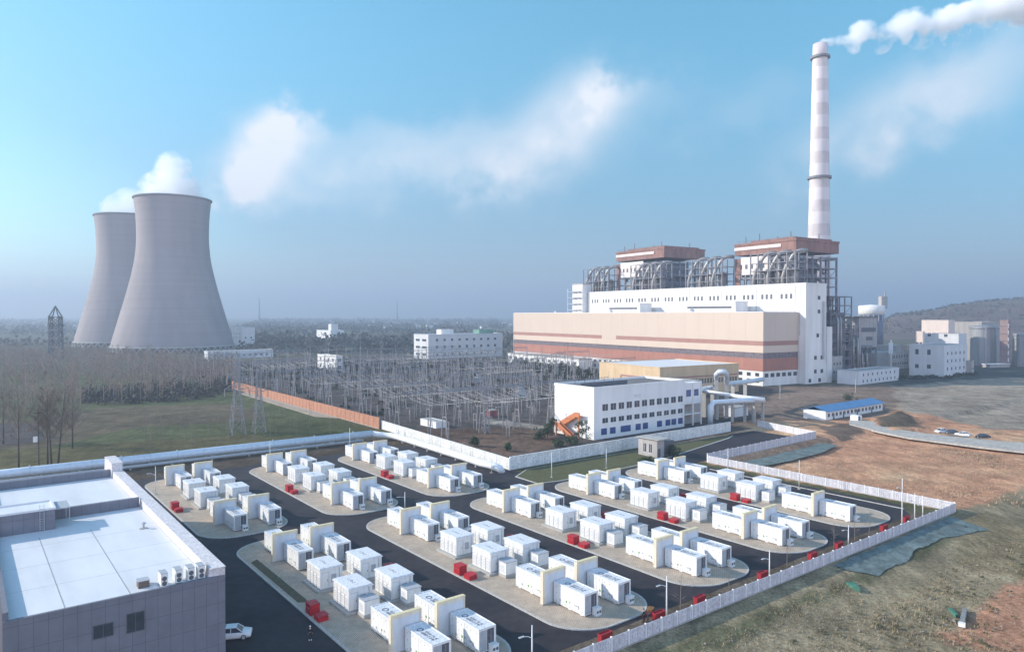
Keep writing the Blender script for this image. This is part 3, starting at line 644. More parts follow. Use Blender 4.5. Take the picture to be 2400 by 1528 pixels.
# --- white bay behind
bay=thing('bunker_bay','tall white bunker bay with rows of small windows behind the turbine hall','building',WP(-5,30.6)+(0,),TQ)
BD,BLn,BH=19,205,58.5
b=MB(); b.box(0,BD,0,BLn,-.5,BH-.6); b.build('wall',M['bay'],bay)
b=MB(); b.box(-.25,BD+.2,-.25,BLn+.2,BH-.598,BH); b.build('cornice',M['bay'],bay)
b=MB(); b.box(.3,BD-.3,.3,BLn-.3,BH+.002,BH+.15); b.build('roof',M['concrete'],bay)
w0=MB(); w0.box(-.14,.0,-.75,.75,-1.45,1.45); wb=w0.mesh('window',M['dark'])
for k in range(14):
    for j in range(3): link('window',wb,bay,(0,10+k*14+j*3.3,51))
w0=MB(); w0.box(-1.1,1.1,-.14,.0,-1.1,1.1); wc=w0.mesh('window',M['glass'])
for z,xs in ((50,(12,)),(42,(12,)),(28,(11,)),(15,(9,15)),(7,(9,15)),(1.8,(4,13))):
    for x in xs: link('window',wc,bay,(x,0,z))
b=MB()
for k in range(8): b.box(-.1,-.001,7+k*28,7.5+k*28,40,57)
b.box(-.1,-.001,3.8,4.2,28,57); b.build('downpipe',M['grey'],bay)
b=MB(); b.box(15.2,16.4,-1.2,-.01,14,48); b.build('cable_duct',M['metal'],bay)
b=MB(); b.box(BD+.01,BD+5,-.6,9,-.4,33); b.build('stair_tower',M['bay'],bay)
for (y0,y1) in ((32,75),(118,155)):
    t=thing('deaerator_house',f'white rooftop house with a long dark window strip, {"nearer to the chimney" if y0==32 else "farther from the chimney"}','roof house',WP(y0,14)+(HH+.31,),TQ)
    b=MB(); b.box(0,11,0,y1-y0,0,6.0); b.build('wall',M['bay'],t); b=MB(); b.box(-.1,-.001,3,y1-y0-3,2.2,3.6); b.build('window',M['dark'],t); b=MB(); b.box(-.3,11.3,-.3,y1-y0+.3,6.002,6.5); b.build('roof',M['roofwhite'],t)
st=thing('stair_tower','white stair tower with open landings at the far end of the bunker bay','tower',WP(201,26)+(0,),TQ)
b=MB(); b.box(0,9,0,14,-.5,65); b.build('wall',M['bay'],st); b=MB(); b.box(-.4,9.4,-.4,14.4,65.002,65.8); b.build('roof',M['concrete'],st)
b=MB()
for z in (44,49,54,59): b.box(-2.4,-.01,2,18,z,z+.4)
b.build('landing',M['grey'],st)
b=MB(); [b.box(-2.4,-2.1,y,y+.3,41,62) for y in (2,9.8,17.5)]; b.build('column',M['bay'],st)
# --- boilers
def cyl(mb,x,y,z0,z1,r,n=14): mb.tube([(x,y,z0),(x,y,z1)],r,n)
def boiler(p0,q0,L,D,H,label,tone):
    t=thing('boiler_house',label,'boiler house',WP(p0,q0)+(0,),TQ)
    st=MB(); ny=6; nx=5
    ys=[L*i/ny for i in range(ny+1)]; xs=[D*i/nx for i in range(nx+1)]; zt=H-13
    for i,y in enumerate(ys):
        for j,x in enumerate(xs):
            if i in (0,ny) or j in (0,nx): st.box(x-.5,x+.5,y-.5,y+.5,0,zt)
    for z in (50,58,64,70,76,zt-1):
        if z>zt: continue
        for x in (0,D): st.box(x-.25,x+.25,0,L,z,z+.7)
        for y in (0,L): st.box(0,D,y-.25,y+.25,z+.01,z+.69)
    for k in range(ny):
        for z in (58,70):
            if (k+z)%2==0: st.bar((0,ys[k],z),(0,ys[k+1],z+6),.35)
    for k in range(nx):
        for z in (50,64):
            if (k+z//2)%2==0: st.bar((xs[k],0,z),(xs[k+1],0,z+6),.35)
    st.build('frame',M['steel'],t)
    rl=MB()
    for z in (50.7,58.7,64.7,70.7,76.7):
        for x0 in (0,): 
            for h in (.6,1.1): rl.bar((x0-.3,0,z+h),(x0-.3,L,z+h),.09)
        for h in (.6,1.1): rl.bar((0,-.3,z+h),(D,-.3,z+h),.09)
    rl.build('railing',M['metal'],t)
    c=MB(); c.box(9,D-9,8,L-7,0,H-13.5); c.build('casing',M['steelblue'],t)
    rq=random.Random(int(p0))
    for k in range(14):
        q=MB(); y=rq.uniform(1,L-2); z=rq.uniform(48,H-24); l=rq.uniform(2,6)
        if k%3==0: q.tube([(rq.uniform(1,7),y,z),(rq.uniform(1,7),y,z+rq.uniform(6,16))],rq.uniform(.4,1.3),8)
        elif k%3==1: q.box(1,rq.uniform(3,8),y,min(L-1,y+l),z,z+rq.uniform(2,5))
        else: q.box(rq.uniform(2,D-9),0+rq.uniform(14,D),1,7,z,z+rq.uniform(2,5)) if False else q.tube([(rq.uniform(4,D-4),2,z),(rq.uniform(4,D-4),3,z+rq.uniform(5,12))],rq.uniform(.5,1.4),8)
        q.build('equipment',rq.choice([M['duct'],M['steel'],M['steelblue']]),t)
    fl=MB()
    for z in (58.4,70.4): fl.box(.6,D-.6,.6,7.8,z,z+.2); fl.box(.6,8.8,8,L-7,z,z+.2); fl.box(D-8.8,D-.6,8,L-7,z,z+.2)
    fl.build('platform',M['steel'],t)
    r=MB(); r.box(-1,D+1,-1,L+1,H-10.6,H-4.0); r.build('roof_band',M[tone],t)
    r=MB(); r.box(-1.6,-1.01,10,L+.8,H-7.2,H-5.2); r.build('pale_stripe',M['pinkwhite'],t)
    r=MB(); r.box(-1.4,D+1.4,-1.4,L+1.4,H-3.998,H-2.6); r.box(2,D-2,2,L-10,H-2.598,H-1.2); r.build('roof',M[tone],t)
    r=MB(); r.box(-.7,-.55,L*.42,L-4,H-24,H-12.0); pn=r.build('cladding_panel',M['pinkwhite'],t)
    for k in range(5):
        w=MB(); w.box(-.85,-.701,L*.5+k*4.6,L*.5+k*4.6+1.9,H-20,H-17); w.build('window',M['dark'],t)
    r=MB(); r.box(-.9,-.5,L-3.9,L+.9,H-44,H-12.82); r.build('end_panel',M['rust'],t)
    r=MB()
    for x,y,h in ((3,6,4.5),(D-6,9,5),(8,20,3),(2,L-6,4),(6,L-14,6)): r.tube([(x,y,H-2.6),(x,y,H+h-2)],.35,6)
    for y in range(0,int(L),4): r.bar((-1.2,y,H-2.6),(-1.2,y,H-1.2),.12)
    r.bar((-1.2,0,H-1.2),(-1.2,L,H-1.2),.12)
    r.build('roof_mast',M['steel'],t)
    return t
boiler(24,60,47,42,91,'red roofed steel boiler house standing before the tall chimney','rust')
boiler(142,60,55,42,95,'red roofed steel boiler house farther from the chimney','rust')
# --- coal separators and curved ducts between the bay and each boiler
def sep(p,q,label,seed):
    r=random.Random(seed); t=thing('duct_cluster',label,'ducts',WP(p,q)+(0,),TQ)
    for k in range(6):
        b=MB(); y=k*4.6+r.uniform(-.6,.6); x=r.uniform(-1.5,1.5); z1=78+r.uniform(-3,2); cyl(b,x,y,55,z1,r.choice((.55,.8,1.1))); b.build('riser_pipe',M['duct'],t,True)
    for y in (3,12.5,21):
        b=MB(); b.lathe([(1.1,56),(2.9,62),(3.0,68),(2.4,69.5),(1.0,70)],14,at=(4.2,y)); b.build('separator_drum',M['duct'],t,True)
    for y in (-3.5,8,19):
        b=MB(); b.tube([(-2.6,y+9.5,57),(-2.6,y+9.2,64),(-2.4,y+7.6,69),(-2.0,y+5.0,73.5),(-1.2,y+3,77),(0,y+1.2,79.2),(2.5,y,80.2),(7,y-1,80.2)],1.15,10); b.build('curved_duct',M['duct'],t,True)
    s=MB()
    for y in (-4,2,9,16,24,30):
        for x in (-3.6,8): s.box(x-.3,x+.3,y-.3,y+.3,50,79)
    for z in (58,63,68,73,79):
        for x in (-3.6,8): s.box(x-.18,x+.18,-4,30,z,z+.4)
        for y in (-4,9,24): s.box(-3.6,8,y-.15,y+.15,z+.01,z+.39)
    for y in (-4,9): s.bar((-3.6,y,58),(-3.6,y+7,63),.25); s.bar((-3.6,y,68),(-3.6,y+7,73),.25)
    s.build('frame',M['steel'],t)
    b=MB(); b.box(-3,7.5,-3,29,57.9,58.2); b.box(-3,7.5,-3,29,67.9,68.15); b.build('platform',M['steel'],t)
    return t
sep(20,52.5,'silver curved ducts in front of the boiler house near the chimney, chimney side',1)
sep(78,52.5,'silver curved ducts standing in the gap between the two boiler houses',2)
sep(138,52.5,'silver curved ducts in front of the farther boiler house',3)
sep(200,52.5,'silver curved ducts at the free far end of the bunker bay',4)
# --- chimney
CP=WP(71,150); CHH=243
ch=thing('chimney','tall tapering white and pale brown banded chimney with smoke','chimney',CP+(0,))
def cr(z): return 10.3+(5.3-10.3)*(z/CHH)**.8 if z<CHH else 5.3
M['chw']=mat('chimney_white',(.66,.62,.61),.85,.06,.12,streak=.12); M['chb']=mat('chimney_brown',(.565,.515,.51),.85,.12,.12,streak=.2)
nb=27; zb=[CHH*i/nb for i in range(nb)]+[CHH-9]
for i in range(nb):
    z0,z1=zb[i],(zb[i+1] if i<nb-1 else CHH-9)
    b=MB(); b.lathe([(cr(z0),z0),(cr((z0+z1)/2),(z0+z1)/2),(cr(z1),z1)],36); b.build('band',M['chw'] if i%2==0 else M['chb'],ch,True)
b=MB(); b.lathe([(cr(CHH-9),CHH-9),(5.2,CHH),(4.6,CHH),(4.5,CHH-5),(0,CHH-5.1)],36); b.build('tip',M['chb'],ch,True)
for z in (CHH-11,142):
    b=MB(); r=cr(z); b.lathe([(r+.02,z),(r+1.5,z+.2),(r+1.5,z+.7),(r+.02,z+.75)],36); b.lathe([(r+1.4,z+.7),(r+1.5,z+1.8),(r+1.35,z+1.8),(r+1.4,z+.7)],36); b.build('gallery',M['steel'],ch)
# --- cooling towers
def shellmat():
    m=mat('tower_concrete',(.30,.265,.262),.9,.04,.016); nt=m.node_tree; N=nt.nodes.new; L=nt.links.new; p=nt.nodes['Principled BSDF']; old=p.inputs['Base Color'].links[0].from_socket
    tc=N('ShaderNodeTexCoord')
    for sc,st,lo,hi in ((1.0,(.004,.004,.35),.95,1.03),(1.0,(.06,.06,.006),.90,1.05)):
        mp=N('ShaderNodeMapping'); mp.inputs['Scale'].default_value=st; L(tc.outputs['Object'],mp.inputs[0]); nz=N('ShaderNodeTexNoise'); nz.inputs['Scale'].default_value=sc; nz.inputs['Detail'].default_value=3; L(mp.outputs[0],nz.inputs['Vector'])
        mr=N('ShaderNodeMapRange'); mr.inputs[1].default_value=.35; mr.inputs[2].default_value=.65; mr.inputs[3].default_value=lo; mr.inputs[4].default_value=hi; L(nz.outputs[0],mr.inputs[0])
        mx=N('ShaderNodeMix'); mx.data_type='RGBA'; mx.blend_type='MULTIPLY'; mx.inputs[0].default_value=1; L(old,mx.inputs[6]); L(mr.outputs[0],mx.inputs[7]); old=mx.outputs[2]
    L(old,p.inputs['Base Color']); return m
M['tower']=shellmat()
TP=[(175,44.2),(168,43.2),(158,42),(140,41.2),(125,41.2),(105,43.2),(85,47.6),(65,53),(45,59),(25,65),(8,70),(3.5,71.2)]
def tower(x,y,label):
    t=thing('cooling_tower',label,'cooling tower',(x,y,0),0,'concrete cooling towers'); t.scale=(.89,.89,.956)
    zs=np.linspace(7,175,60); prof=sorted(TP); rr=np.interp(zs,[z for z,_ in prof],[r for _,r in prof])
    k=np.ones(5)/5; r2=np.convolve(np.pad(rr,2,'edge'),k,'valid')
    b=MB(); b.lathe([(r,z) for r,z in zip(r2,zs)],96); b.lathe([(r-1.0,z) for r,z in zip(r2[::-1],zs[::-1])],96); b.build('shell',M['tower'],t,True)
    r=MB(); r.lathe([(44.0,174.6),(45.4,174.9),(45.4,176.4),(43.0,176.4),(43.0,174.5)],96); r.build('rim',mat('rim_concrete',(.22,.22,.235),.9,.1,.3),t)
    c=MB(); c.lathe([(70.6,7.1),(71.3,7.0),(71.6,5.6),(70.4,5.6)],96); c.build('ring_beam',M['concrete'],t)
    l=MB()
    for k in range(48):
        a0,a1=2*math.pi*k/48,2*math.pi*(k+.5)/48
        for s in (-1,1): l.bar((73.5*math.cos(a0),73.5*math.sin(a0),-.3),(71*math.cos(a0+s*(a1-a0)),71*math.sin(a0+s*(a1-a0)),5.8),.9)
    l.build('column_ring',M['concrete'],t)
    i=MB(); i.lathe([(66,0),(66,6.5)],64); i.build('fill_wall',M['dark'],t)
    return t
tower(math.tan(-R(25.36))*796,796,'nearer and larger grey cooling tower with steam rising from it')
tower(math.tan(-R(28.23))*935,935,'farther cooling tower half hidden behind the larger one')
# ================================================================ other buildings
def flen(c,d,px):
    k=(px-CX)/F; return (k*c[1]-c[0])/(d[0]-k*d[1])
M['paleblue']=mat('pale_render',(.62,.62,.62),.8,.04,.2,streak=.08)
M['palewhite']=mat('white_render',(.77,.755,.73),.8,.03,.2,streak=.08)
M['yellowr']=mat('yellow_render',(.60,.44,.27),.8,.08,.2,streak=.12)
M['pinkr']=mat('pink_render',(.68,.57,.50),.8,.08,.2)
M['greyr']=mat('grey_render',(.40,.37,.35),.85,.12,.2,streak=.2)
M['darkroof']=mat('dark_roof',(.17,.155,.15),.85,.25,.3,fine=1)
M['blueroof']=mat('blue_sheet_roof',(.07,.20,.40),.55,.3,.5,stretch=(4,.3,1),col2=(.12,.27,.47))
def bldg(name,label,cat,pxl,pxc,pxr,base,top,m,roof='darkroof',wins=(),rot=TH,par=.6,gm='glass',wd=None,lw=None,group=None,z=0):
    c=G(pxc,base); dB=(math.cos(rot),math.sin(rot)); dA=(-dB[1],dB[0])
    Lr=wd or max(3,abs(flen(c,dB,pxr))); Ll=lw or max(3,abs(flen(c,dA,pxl))); h=(base-top)/ppm(base)
    t=thing(name,label,cat,(c[0],c[1],z),rot,group)
    b=MB(); b.box(0,Lr,0,Ll,-.5,h); b.build('wall',M[m],t)
    r=MB(); r.box(.3,Lr-.3,.3,Ll-.3,h+.002,h+.12); r.build('roof',M[roof],t)
    if par:
        p=MB(); p.box(-.12,Lr+.12,-.12,.28,h+.001,h+par); p.box(-.12,Lr+.12,Ll-.28,Ll+.12,h+.001,h+par); p.box(-.119,.28,.281,Ll-.281,h+.001,h+par-.002); p.box(Lr-.28,Lr+.119,.281,Ll-.281,h+.001,h+par-.002); p.build('parapet',M[m],t)
    cache={}
    for face,z0,wh,n,ww,a,e in wins:
        key=(face,wh,ww)
        if key not in cache:
            q=MB()
            if face=='r':
                q.box(-ww/2,ww/2,-.03,.05,0,wh); q.box(-ww/2-.1,ww/2+.1,-.14,-.001,-.14,-.02,1); q.box(-.04,.04,-.05,-.031,.02,wh-.02,1)
            else:
                q.box(-.03,.05,-ww/2,ww/2,0,wh); q.box(-.14,-.001,-ww/2-.1,ww/2+.1,-.14,-.02,1); q.box(-.05,-.031,-.04,.04,.02,wh-.02,1)
            cache[key]=q.mesh('window',[M[gm],M['white']])
        L=Lr if face=='r' else Ll
        for i in range(n):
            s=a*L+(e-a)*L*((i+.5)/n); link('window',cache[key],t,(s,0,z0) if face=='r' else (0,s,z0))
    return t,Lr,Ll,h
# white office building
o,Lr,Ll,h=bldg('office_building','white three storey office building with orange stair behind the bluish wall','building',1300,1392,1605,1031,914,'palewhite','darkroof',
  [('r',9.0,2.1,11,2.5,.07,.99),('r',5.0,1.6,11,2.5,.07,.99)],par=.9)
q=MB(); q.box(-1.3,1.3,-.03,.05,0,2.1); wmg=q.mesh('window',M['bluewin'])
for k,s in enumerate((.10,.19,.30,.35,.46,.54,.70,.80,.87,.95)):
    link('window',wmg,o,(s*Lr,0,1.2))
b=MB(); b.box(Lr+.01,Lr+14,3.5,Ll,-.3,h-.4); b.build('rear_wing',M['greyr'],o)
b=MB(); b.box(Lr+.01,Lr+9.5,.2,3.49,h-8.2,h-.5); b.build('upper_room',M['palewhite'],o)
b=MB(); b.box(Lr+4.6,Lr+5.1,-.1,.19,0,h-.3); b.box(Lr+9.3,Lr+9.8,-.1,.19,0,h-.3); b.build('column',M['palewhite'],o)
b=MB(); b.box(Lr+.01,Lr+9.4,.25,3.4,3.9,4.3); b.build('landing',M['palewhite'],o)
for x in (Lr+2.5,Lr+6.9):
    b=MB(); b.box(x-1.3,x+1.3,.12,.19,h-5.4,h-3); b.build('window',M['bluewin'],o)
b=MB(); glyphs(b,0,3.4,0,.9,0,3,5); b2=MB(); b2.add([(18.5+y,-.02-z*2,13.2-x) for x,y,z in b.v],b.f); b2.build('facade_lettering',M['grey'],o)
b=MB(); b.box(.5,Lr*.5,Ll*.35,Ll*.36,h+.13,h+1.5); [b.bar((Lr*.1*k+.6,Ll*.5,h+.1),(Lr*.1*k+.6,Ll*.5,h+2.4),.15) for k in range(5)]; b.build('roof_railing',M['dark'],o)
# orange outdoor stair on its end wall
oc=G(1392,1031); dA=(-math.sin(TH),math.cos(TH)); sx,sy=oc[0]+dA[0]*10-math.cos(TH)*.2,oc[1]+dA[1]*10-math.sin(TH)*.2
t=thing('outdoor_stair','orange concrete outdoor stair zigzagging up the white end wall','stair',(sx,sy,0),TH)
M['orange']=mat('orange_paint',(.55,.20,.09),.75,.14,.8)
def flight(y0,y1,z0,z1,x0,x1,name):
    b=MB(); n=8
    for k in range(n):
        a=y0+(y1-y0)*k/n; c=y0+(y1-y0)*(k+1)/n; zz=z0+(z1-z0)*(k+1)/n; b.box(x0,x1,min(a,c),max(a,c),zz-.5-(z1-z0)/n,zz)
    for x in (x0,x1-.12):
        b.add([(x,y0,z0+.1),(x+.12,y0,z0+.1),(x+.12,y1,z1+.1),(x,y1,z1+.1),(x,y0,z0+1.1),(x+.12,y0,z0+1.1),(x+.12,y1,z1+1.1),(x,y1,z1+1.1)],[(3,2,1,0),(4,5,6,7),(0,1,5,4),(1,2,6,5),(2,3,7,6),(3,0,4,7)])
    b.build(name,M['orange'],t)
flight(-3,4,0,3.6,-3.3,-1.8,'flight'); flight(3.9,-3,3.6,7.2,-1.75,-.2,'flight')
b=MB(); b.box(-3.4,-.15,4.1,6.2,3.2,3.6); b.box(-3.4,-3.2,4.1,6.2,3.601,4.7); b.build('landing',M['orange'],t); b=MB(); b.box(-1.9,-.15,-5.2,-3.05,6.8,7.2); b.box(-1.9,-1.7,-5.2,-3.05,7.201,8.3); b.build('landing',M['orange'],t)
b=MB(); b.box(-3.3,-2.9,4.3,4.7,0,3.2); b.box(-1.8,-1.4,-5,-4.6,0,6.8); b.build('column',M['orange'],t)
# yellow workshop
y,Lr,Ll,h=bldg('yellow_workshop','low yellow workshop with a pale flat roof between office and turbine hall','workshop',1405,1546,1732,932,863,'yellowr','roofwhite',[('r',5.4,2.6,18,1.3,.32,.98)],rot=TQ,par=.5)
b=MB(); b.box(-.16,-.001,Ll*.08,Ll*.62,h*.60,h*.66); b.box(-.16,-.001,Ll*.60,Ll*.63,h*.2,h*.6); b.box(1,Lr-1,-.16,-.001,h*.62,h*.67); b.build('brown_band',M['hallbrown'],y)
b=MB(); b.box(-.05,.3,-.3,-.12,-.2,h+.4); b.build('corner_pillar',M['yellowr'],y)
# gate house with a canopy; a solid dark box stands for its portal's shade
g,Lr,Ll,h=bldg('gate_house','small grey gate house standing at the grass median','hut',1497,1540,1552,1074,1034,'greyr','concrete',[('l',1.2,2.4,2,1.0,.2,.8)],par=.3)
b=MB(); b.box(-.6,4.2,-1.0,Ll+.4,h+.31,h+.55); b.build('canopy',M['concrete'],g); b=MB(); b.box(.3,1.4,-.06,-.001,.1,2.6); b.build('door',M['dark'],g); b=MB(); b.box(Lr+.01,Lr+4.6,.3,Ll-.3,0,h-.5); b.build('portal_shade',M['dark'],g)
# blue roofed barrack
bb,Lr,Ll,h=bldg('barrack','long low barrack with a bright blue sheet roof beside the pale track','barrack',1898,1935,2070,985,964,'palewhite','blueroof',[('r',1.1,1.3,15,1.6,.02,.98)],par=0,lw=9)
b=MB(); rr=[(-.5,-1.0,h-.1),(Lr+.5,-1.0,h-.1),(Lr+.5,Ll/2,h+1.5),(-.5,Ll/2,h+1.5),(Lr+.5,Ll+.8,h-.1),(-.5,Ll+.8,h-.1)]
b.add(rr+[(x,y_,z-.12) for x,y_,z in rr],[(0,1,2,3),(3,2,4,5),(6,9,8,7),(9,11,10,8),(0,6,7,1),(5,4,10,11),(0,3,9,6),(3,5,11,9),(1,7,8,2),(2,8,10,4)]); b.build('sheet_roof',M['blueroof'],bb)
for x in (5.5,13,24,36,47):
    d=MB(); d.box(x,x+1,-.06,-.001,0,2.1); d.build('door',M['dark'],bb)
w,_,_,_=bldg('storage_box','white steel storage box in front of the blue roofed barrack','box',1997,2011,2022,987,975,'palewhite','roofwhite',par=0); b=MB(); b.box(.2,1.6,-.05,-.001,.1,1.7); b.build('door',M['dark'],w)
t=thing('metal_gate','white metal gate frame beside the end of the barrack','gate',G(1890,982)+(0,),TH)
b=MB(); b.box(0,.2,0,.2,0,2.4); b.box(5.3,5.5,0,.2,0,2.4); b.build('post',M['white'],t); b=MB(); b.box(.21,5.29,.05,.15,.3,.42); b.box(.21,5.29,.05,.15,2.0,2.12); b.build('rail',M['white'],t)
# right hand plant buildings
WN=lambda f,z,n,ww=1.6,wh=1.6,a=.06,e=.94:(f,z,wh,n,ww,a,e)
bldg('site_building','long pale two storey building with small windows below the hopper tower','building',1963,2012,2108,902,872,'paleblue','concrete',[WN('r',1.0,9,1.2,1.6),WN('r',4.6,8,1.2,1.6)],par=.4)
bldg('site_building','beige building with two rows of windows between hopper tower and white block','building',2050,2054,2132,870,829,'greyr','concrete',[WN('r',3.0,8,1.8,2.0,.4,.97),WN('r',8.0,7,1.8,2.4,.4,.97)],lw=22,par=.4)
bldg('site_building','small grey annex with dark windows at the foot of the bunker bay','building',1944,1950,1975,892,838,'greyr','concrete',[WN('r',9,3,1.6,1.8),WN('r',4,3,1.6,1.8)],lw=15)
m1,Lr,Ll,h=bldg('process_block','white process block with small square windows, lower front part','building',2132,2212,2268,884,811,'paleblue','concrete',[WN('l',5,2,2.2,2.6,.25,.95),WN('l',14,2,2.0,3.4,.25,.95),WN('r',4,5,1.6,2),WN('r',9,5,1.6,2),WN('r',14,5,1.6,2)],par=.5)
bldg('process_block','pale blue middle block behind the white process block','building',2150,2246,2266,868,784,'paleblue','concrete',[WN('l',24,2,2.2,2.6,.1,.9)],par=.5)
bldg('process_block','pink cream top block rising behind the white process block','building',2160,2222,2238,860,752,'pinkr','concrete',[WN('l',22,5,1.8,1.8,.02,.98)],par=.5)
bldg('process_block','narrow pink block with small windows beside the pink cream block','building',2146,2162,2166,866,778,'pinkr','concrete',[WN('l',12,2,1.6,2),WN('l',18,2,1.6,2)],par=.5)
bldg('low_shed','low pale shed behind the beige building','shed',2090,2100,2136,862,812,'greyr','concrete',[],lw=18)
bldg('site_building','grey building behind the silos at the photo edge','building',2290,2300,2344,852,756,'greyr','concrete',[],lw=20)
bldg('site_building','low grey hut at the foot of the corrugated silos','hut',2268,2276,2284,878,846,'greyr','concrete',[WN('r',3,2,1,1.4)],lw=8,par=.3)
# corrugated silos
M['silo']=mat('silo_steel',(.33,.33,.335),.55,.12,.25,metal=.2,streak=.25,stretch=(3,3,.2))
def silo(px,base,top,rpx,label):
    x,y_=G(px,base); k=ppm(base); r=rpx/k; h=(base-top)/k; t=thing('silo',label,'silo',(x,y_,0)); b=MB(); n=64
    b.lathe([(r,0),(r,h)],n); v=[]; 
    b.v=[(px_*(1+.012*(i%2)),py_*(1+.012*(i%2)),z) for i,(px_,py_,z) in enumerate(b.v)]; b.build('shell',M['silo'],t)
    c=MB(); c.lathe([(r*1.02,h+.01),(r*.95,h+1.0),(.2,h+r*.28)],40); c.build('roof',M['silo'],t)
    g=MB(); g.lathe([(r*1.05,h*.97),(r*1.05,h*.985)],40); [g.bar((r*1.05*math.cos(a),r*1.05*math.sin(a),h*.98),(r*1.05*math.cos(a),r*1.05*math.sin(a),h+1.6),.12) for a in np.arange(0,6.28,.3)]; g.build('railing',M['steel'],t)
    s=MB(); s.bar((-r*.3,-r-.4,0),(-r*.3,-r-.4,h),.25); s.bar((-r*.3+.6,-r-.4,0),(-r*.3+.6,-r-.4,h),.25); s.build('ladder',M['metal'],t); return t
silo(2300,856,768,24,'left one of the tall grey corrugated silos'); silo(2328,850,768,16,'grey corrugated silo half behind its wider neighbour')
silo(2392,858,785,16,'grey corrugated silo at the photo edge by the white tower')
tw=thing('process_tower','slim dark red and white process tower with platforms beside the silos','tower',G(2362,860)+(0,),TH)
tw.scale=(.62,.62,1); b=MB(); b.box(0,9,0,9,0,36); b.build('body',mat('maroon_panels',(.27,.19,.18),.8,.2,.3),tw)
for k in range(6):
    b=MB(); b.box(-.4,2.4,-.3,-.01,4+k*5.2,7.0+k*5.2); b.build('white_panel',M['palewhite'],tw); b=MB(); b.box(-.8,9.8,-.8,9.8,2.4+k*5.8,2.7+k*5.8) ; b.build('platform',M['steel'],tw)
b=MB(); [b.bar((x,y_,36),(x,y_,44),.4) for x in (1,8) for y_ in (1,8)]; b.box(0,9,0,9,43.8,44.2); b.build('frame',M['steel'],tw)
sl=thing('white_shed','low white shed roof lying before the dark yard by the silos','shed',G(2320,862)+(0,),TH-.35)
b=MB(); b.box(0,20,0,6,0,2.4); b.build('wall',M['greyr'],sl); b=MB(); b.box(-.5,20.5,-.5,6.5,2.402,2.8); b.build('roof',M['roofwhite'],sl)
# hopper tower (dust filter), steel frames and tank beyond the bunker bay
hp=thing('hopper_tower','grey filter house on hoppers with steel frames right of the bunker bay','filter house',G(2012,872)+(0,),TQ)
k=ppm(872)
b=MB(); b.box(0,22,0,30,17,38); b.build('casing',M['greyr'],hp); b=MB(); b.box(-.5,22.5,-.5,30.5,38.002,39); b.build('roof',M['darkroof'],hp)
for x in (0,11):
    for y_ in (0,15):
        b=MB(); b.add([(x+.2,y_+.2,16.99),(x+10.8,y_+.2,16.99),(x+10.8,y_+14.8,16.99),(x+.2,y_+14.8,16.99),(x+5,y_+7,8.5),(x+6,y_+7,8.5),(x+6,y_+8,8.5),(x+5,y_+8,8.5)],[(0,1,2,3),(7,6,5,4),(4,5,1,0),(5,6,2,1),(6,7,3,2),(7,4,0,3)]); b.build('hopper',M['steel'],hp)
b=MB(); [b.box(x-.35,x+.35,y_-.35,y_+.35,0,16.9) for x in (.5,11,21.5) for y_ in (.5,15,29.5)]; b.build('column',M['steel'],hp)
b=MB(); b.box(3,20,-.2,-.01,28,31); b.box(9,16,-.2,-.01,22,24.5); b.build('stain_panel',M['dark'],hp)
def frame(name,label,px,base,w,d,h,lev,seed,rot=TQ,fill=.4,core=0):
    t=thing(name,label,'steel frame',G(px,base)+(0,),rot); r=random.Random(seed); s=MB(); nx=max(2,int(w/7)); ny=max(2,int(d/7))
    xs=[w*i/nx for i in range(nx+1)]; ys=[d*i/ny for i in range(ny+1)]; zs=[h*i/lev for i in range(lev+1)]
    for x in xs:
        for y_ in ys: s.box(x-.3,x+.3,y_-.3,y_+.3,0,h)
    for z in zs[1:]:
        for x in xs: s.box(x-.2,x+.2,0,d,z-.5,z)
        for y_ in ys: s.box(0,w,y_-.2,y_+.2,z-.49,z-.01)
    for i in range(nx):
        for j in range(lev):
            if r.random()<.5: s.bar((xs[i],0,zs[j]),(xs[i+1],0,zs[j+1]),.3)
    s.build('frame',M['steel'],t); f=MB()
    if core: q=MB(); q.box(w*.3,w*.9,3,d-2,1,h*core); q.build('casing',M['steelblue'],t)
    for z in zs[1:]: f.box(.4,w-.4,.4,d-.4,z+.01,z+.15)
    f.build('platform',M['steel'],t)
    for j in range(lev):
        for i in range(nx):
            if r.random()<fill:
                q=MB(); x=xs[i]+1; y0=r.uniform(1,d*.5); q.box(x,x+r.uniform(2,5),y0,y0+r.uniform(2,5),zs[j]+.2,zs[j]+(h/lev)*r.uniform(.4,.85)); q.build('equipment',r.choice([M['steelblue'],M['duct'],M['greyr']]),t)
    for i in range(3):
        q=MB(); x=r.uniform(0,w); q.tube([(x,-1,r.uniform(0,h*.3)),(x,-1,h*.7),(x+2,2,h*.78)],.7,8); q.build('pipe',M['duct'],t,True)
    q=MB()
    for z in zs[1:]: q.bar((0,-.2,z+1.1),(w,-.2,z+1.1),.1); q.bar((-.2,0,z+1.1),(-.2,d,z+1.1),.1)
    q.build('railing',M['metal'],t)
    return t
frame('steel_structure','tall dark steel structure with ducts right behind the bunker bay',1946,884,22,26,52,9,3,fill=.98,core=.8)
frame('steel_structure','stepped steel structure between tall structure and filter house',1990,880,10,20,33,6,5,fill=.9,core=.7)
frame('steel_structure','low open steel frame with conveyors in front of the filter house',2000,878,20,8,19,3,9,fill=.8)
tk=thing('water_tank','white topped round tank above the filter house','tank',G(2042,834)+(0,)); kk=ppm(834)
b=MB(); b.tube([(0,0,0),(0,0,(834-738)/kk)],10.5,32); b.build('tower_shaft',M['steelblue'],tk,True); b=MB(); b.lathe([(10.4,40.3),(11.8,41),(11.8,48.5),(11.2,49),(.1,50)],32); b.build('tank_shell',M['palewhite'],tk,True)
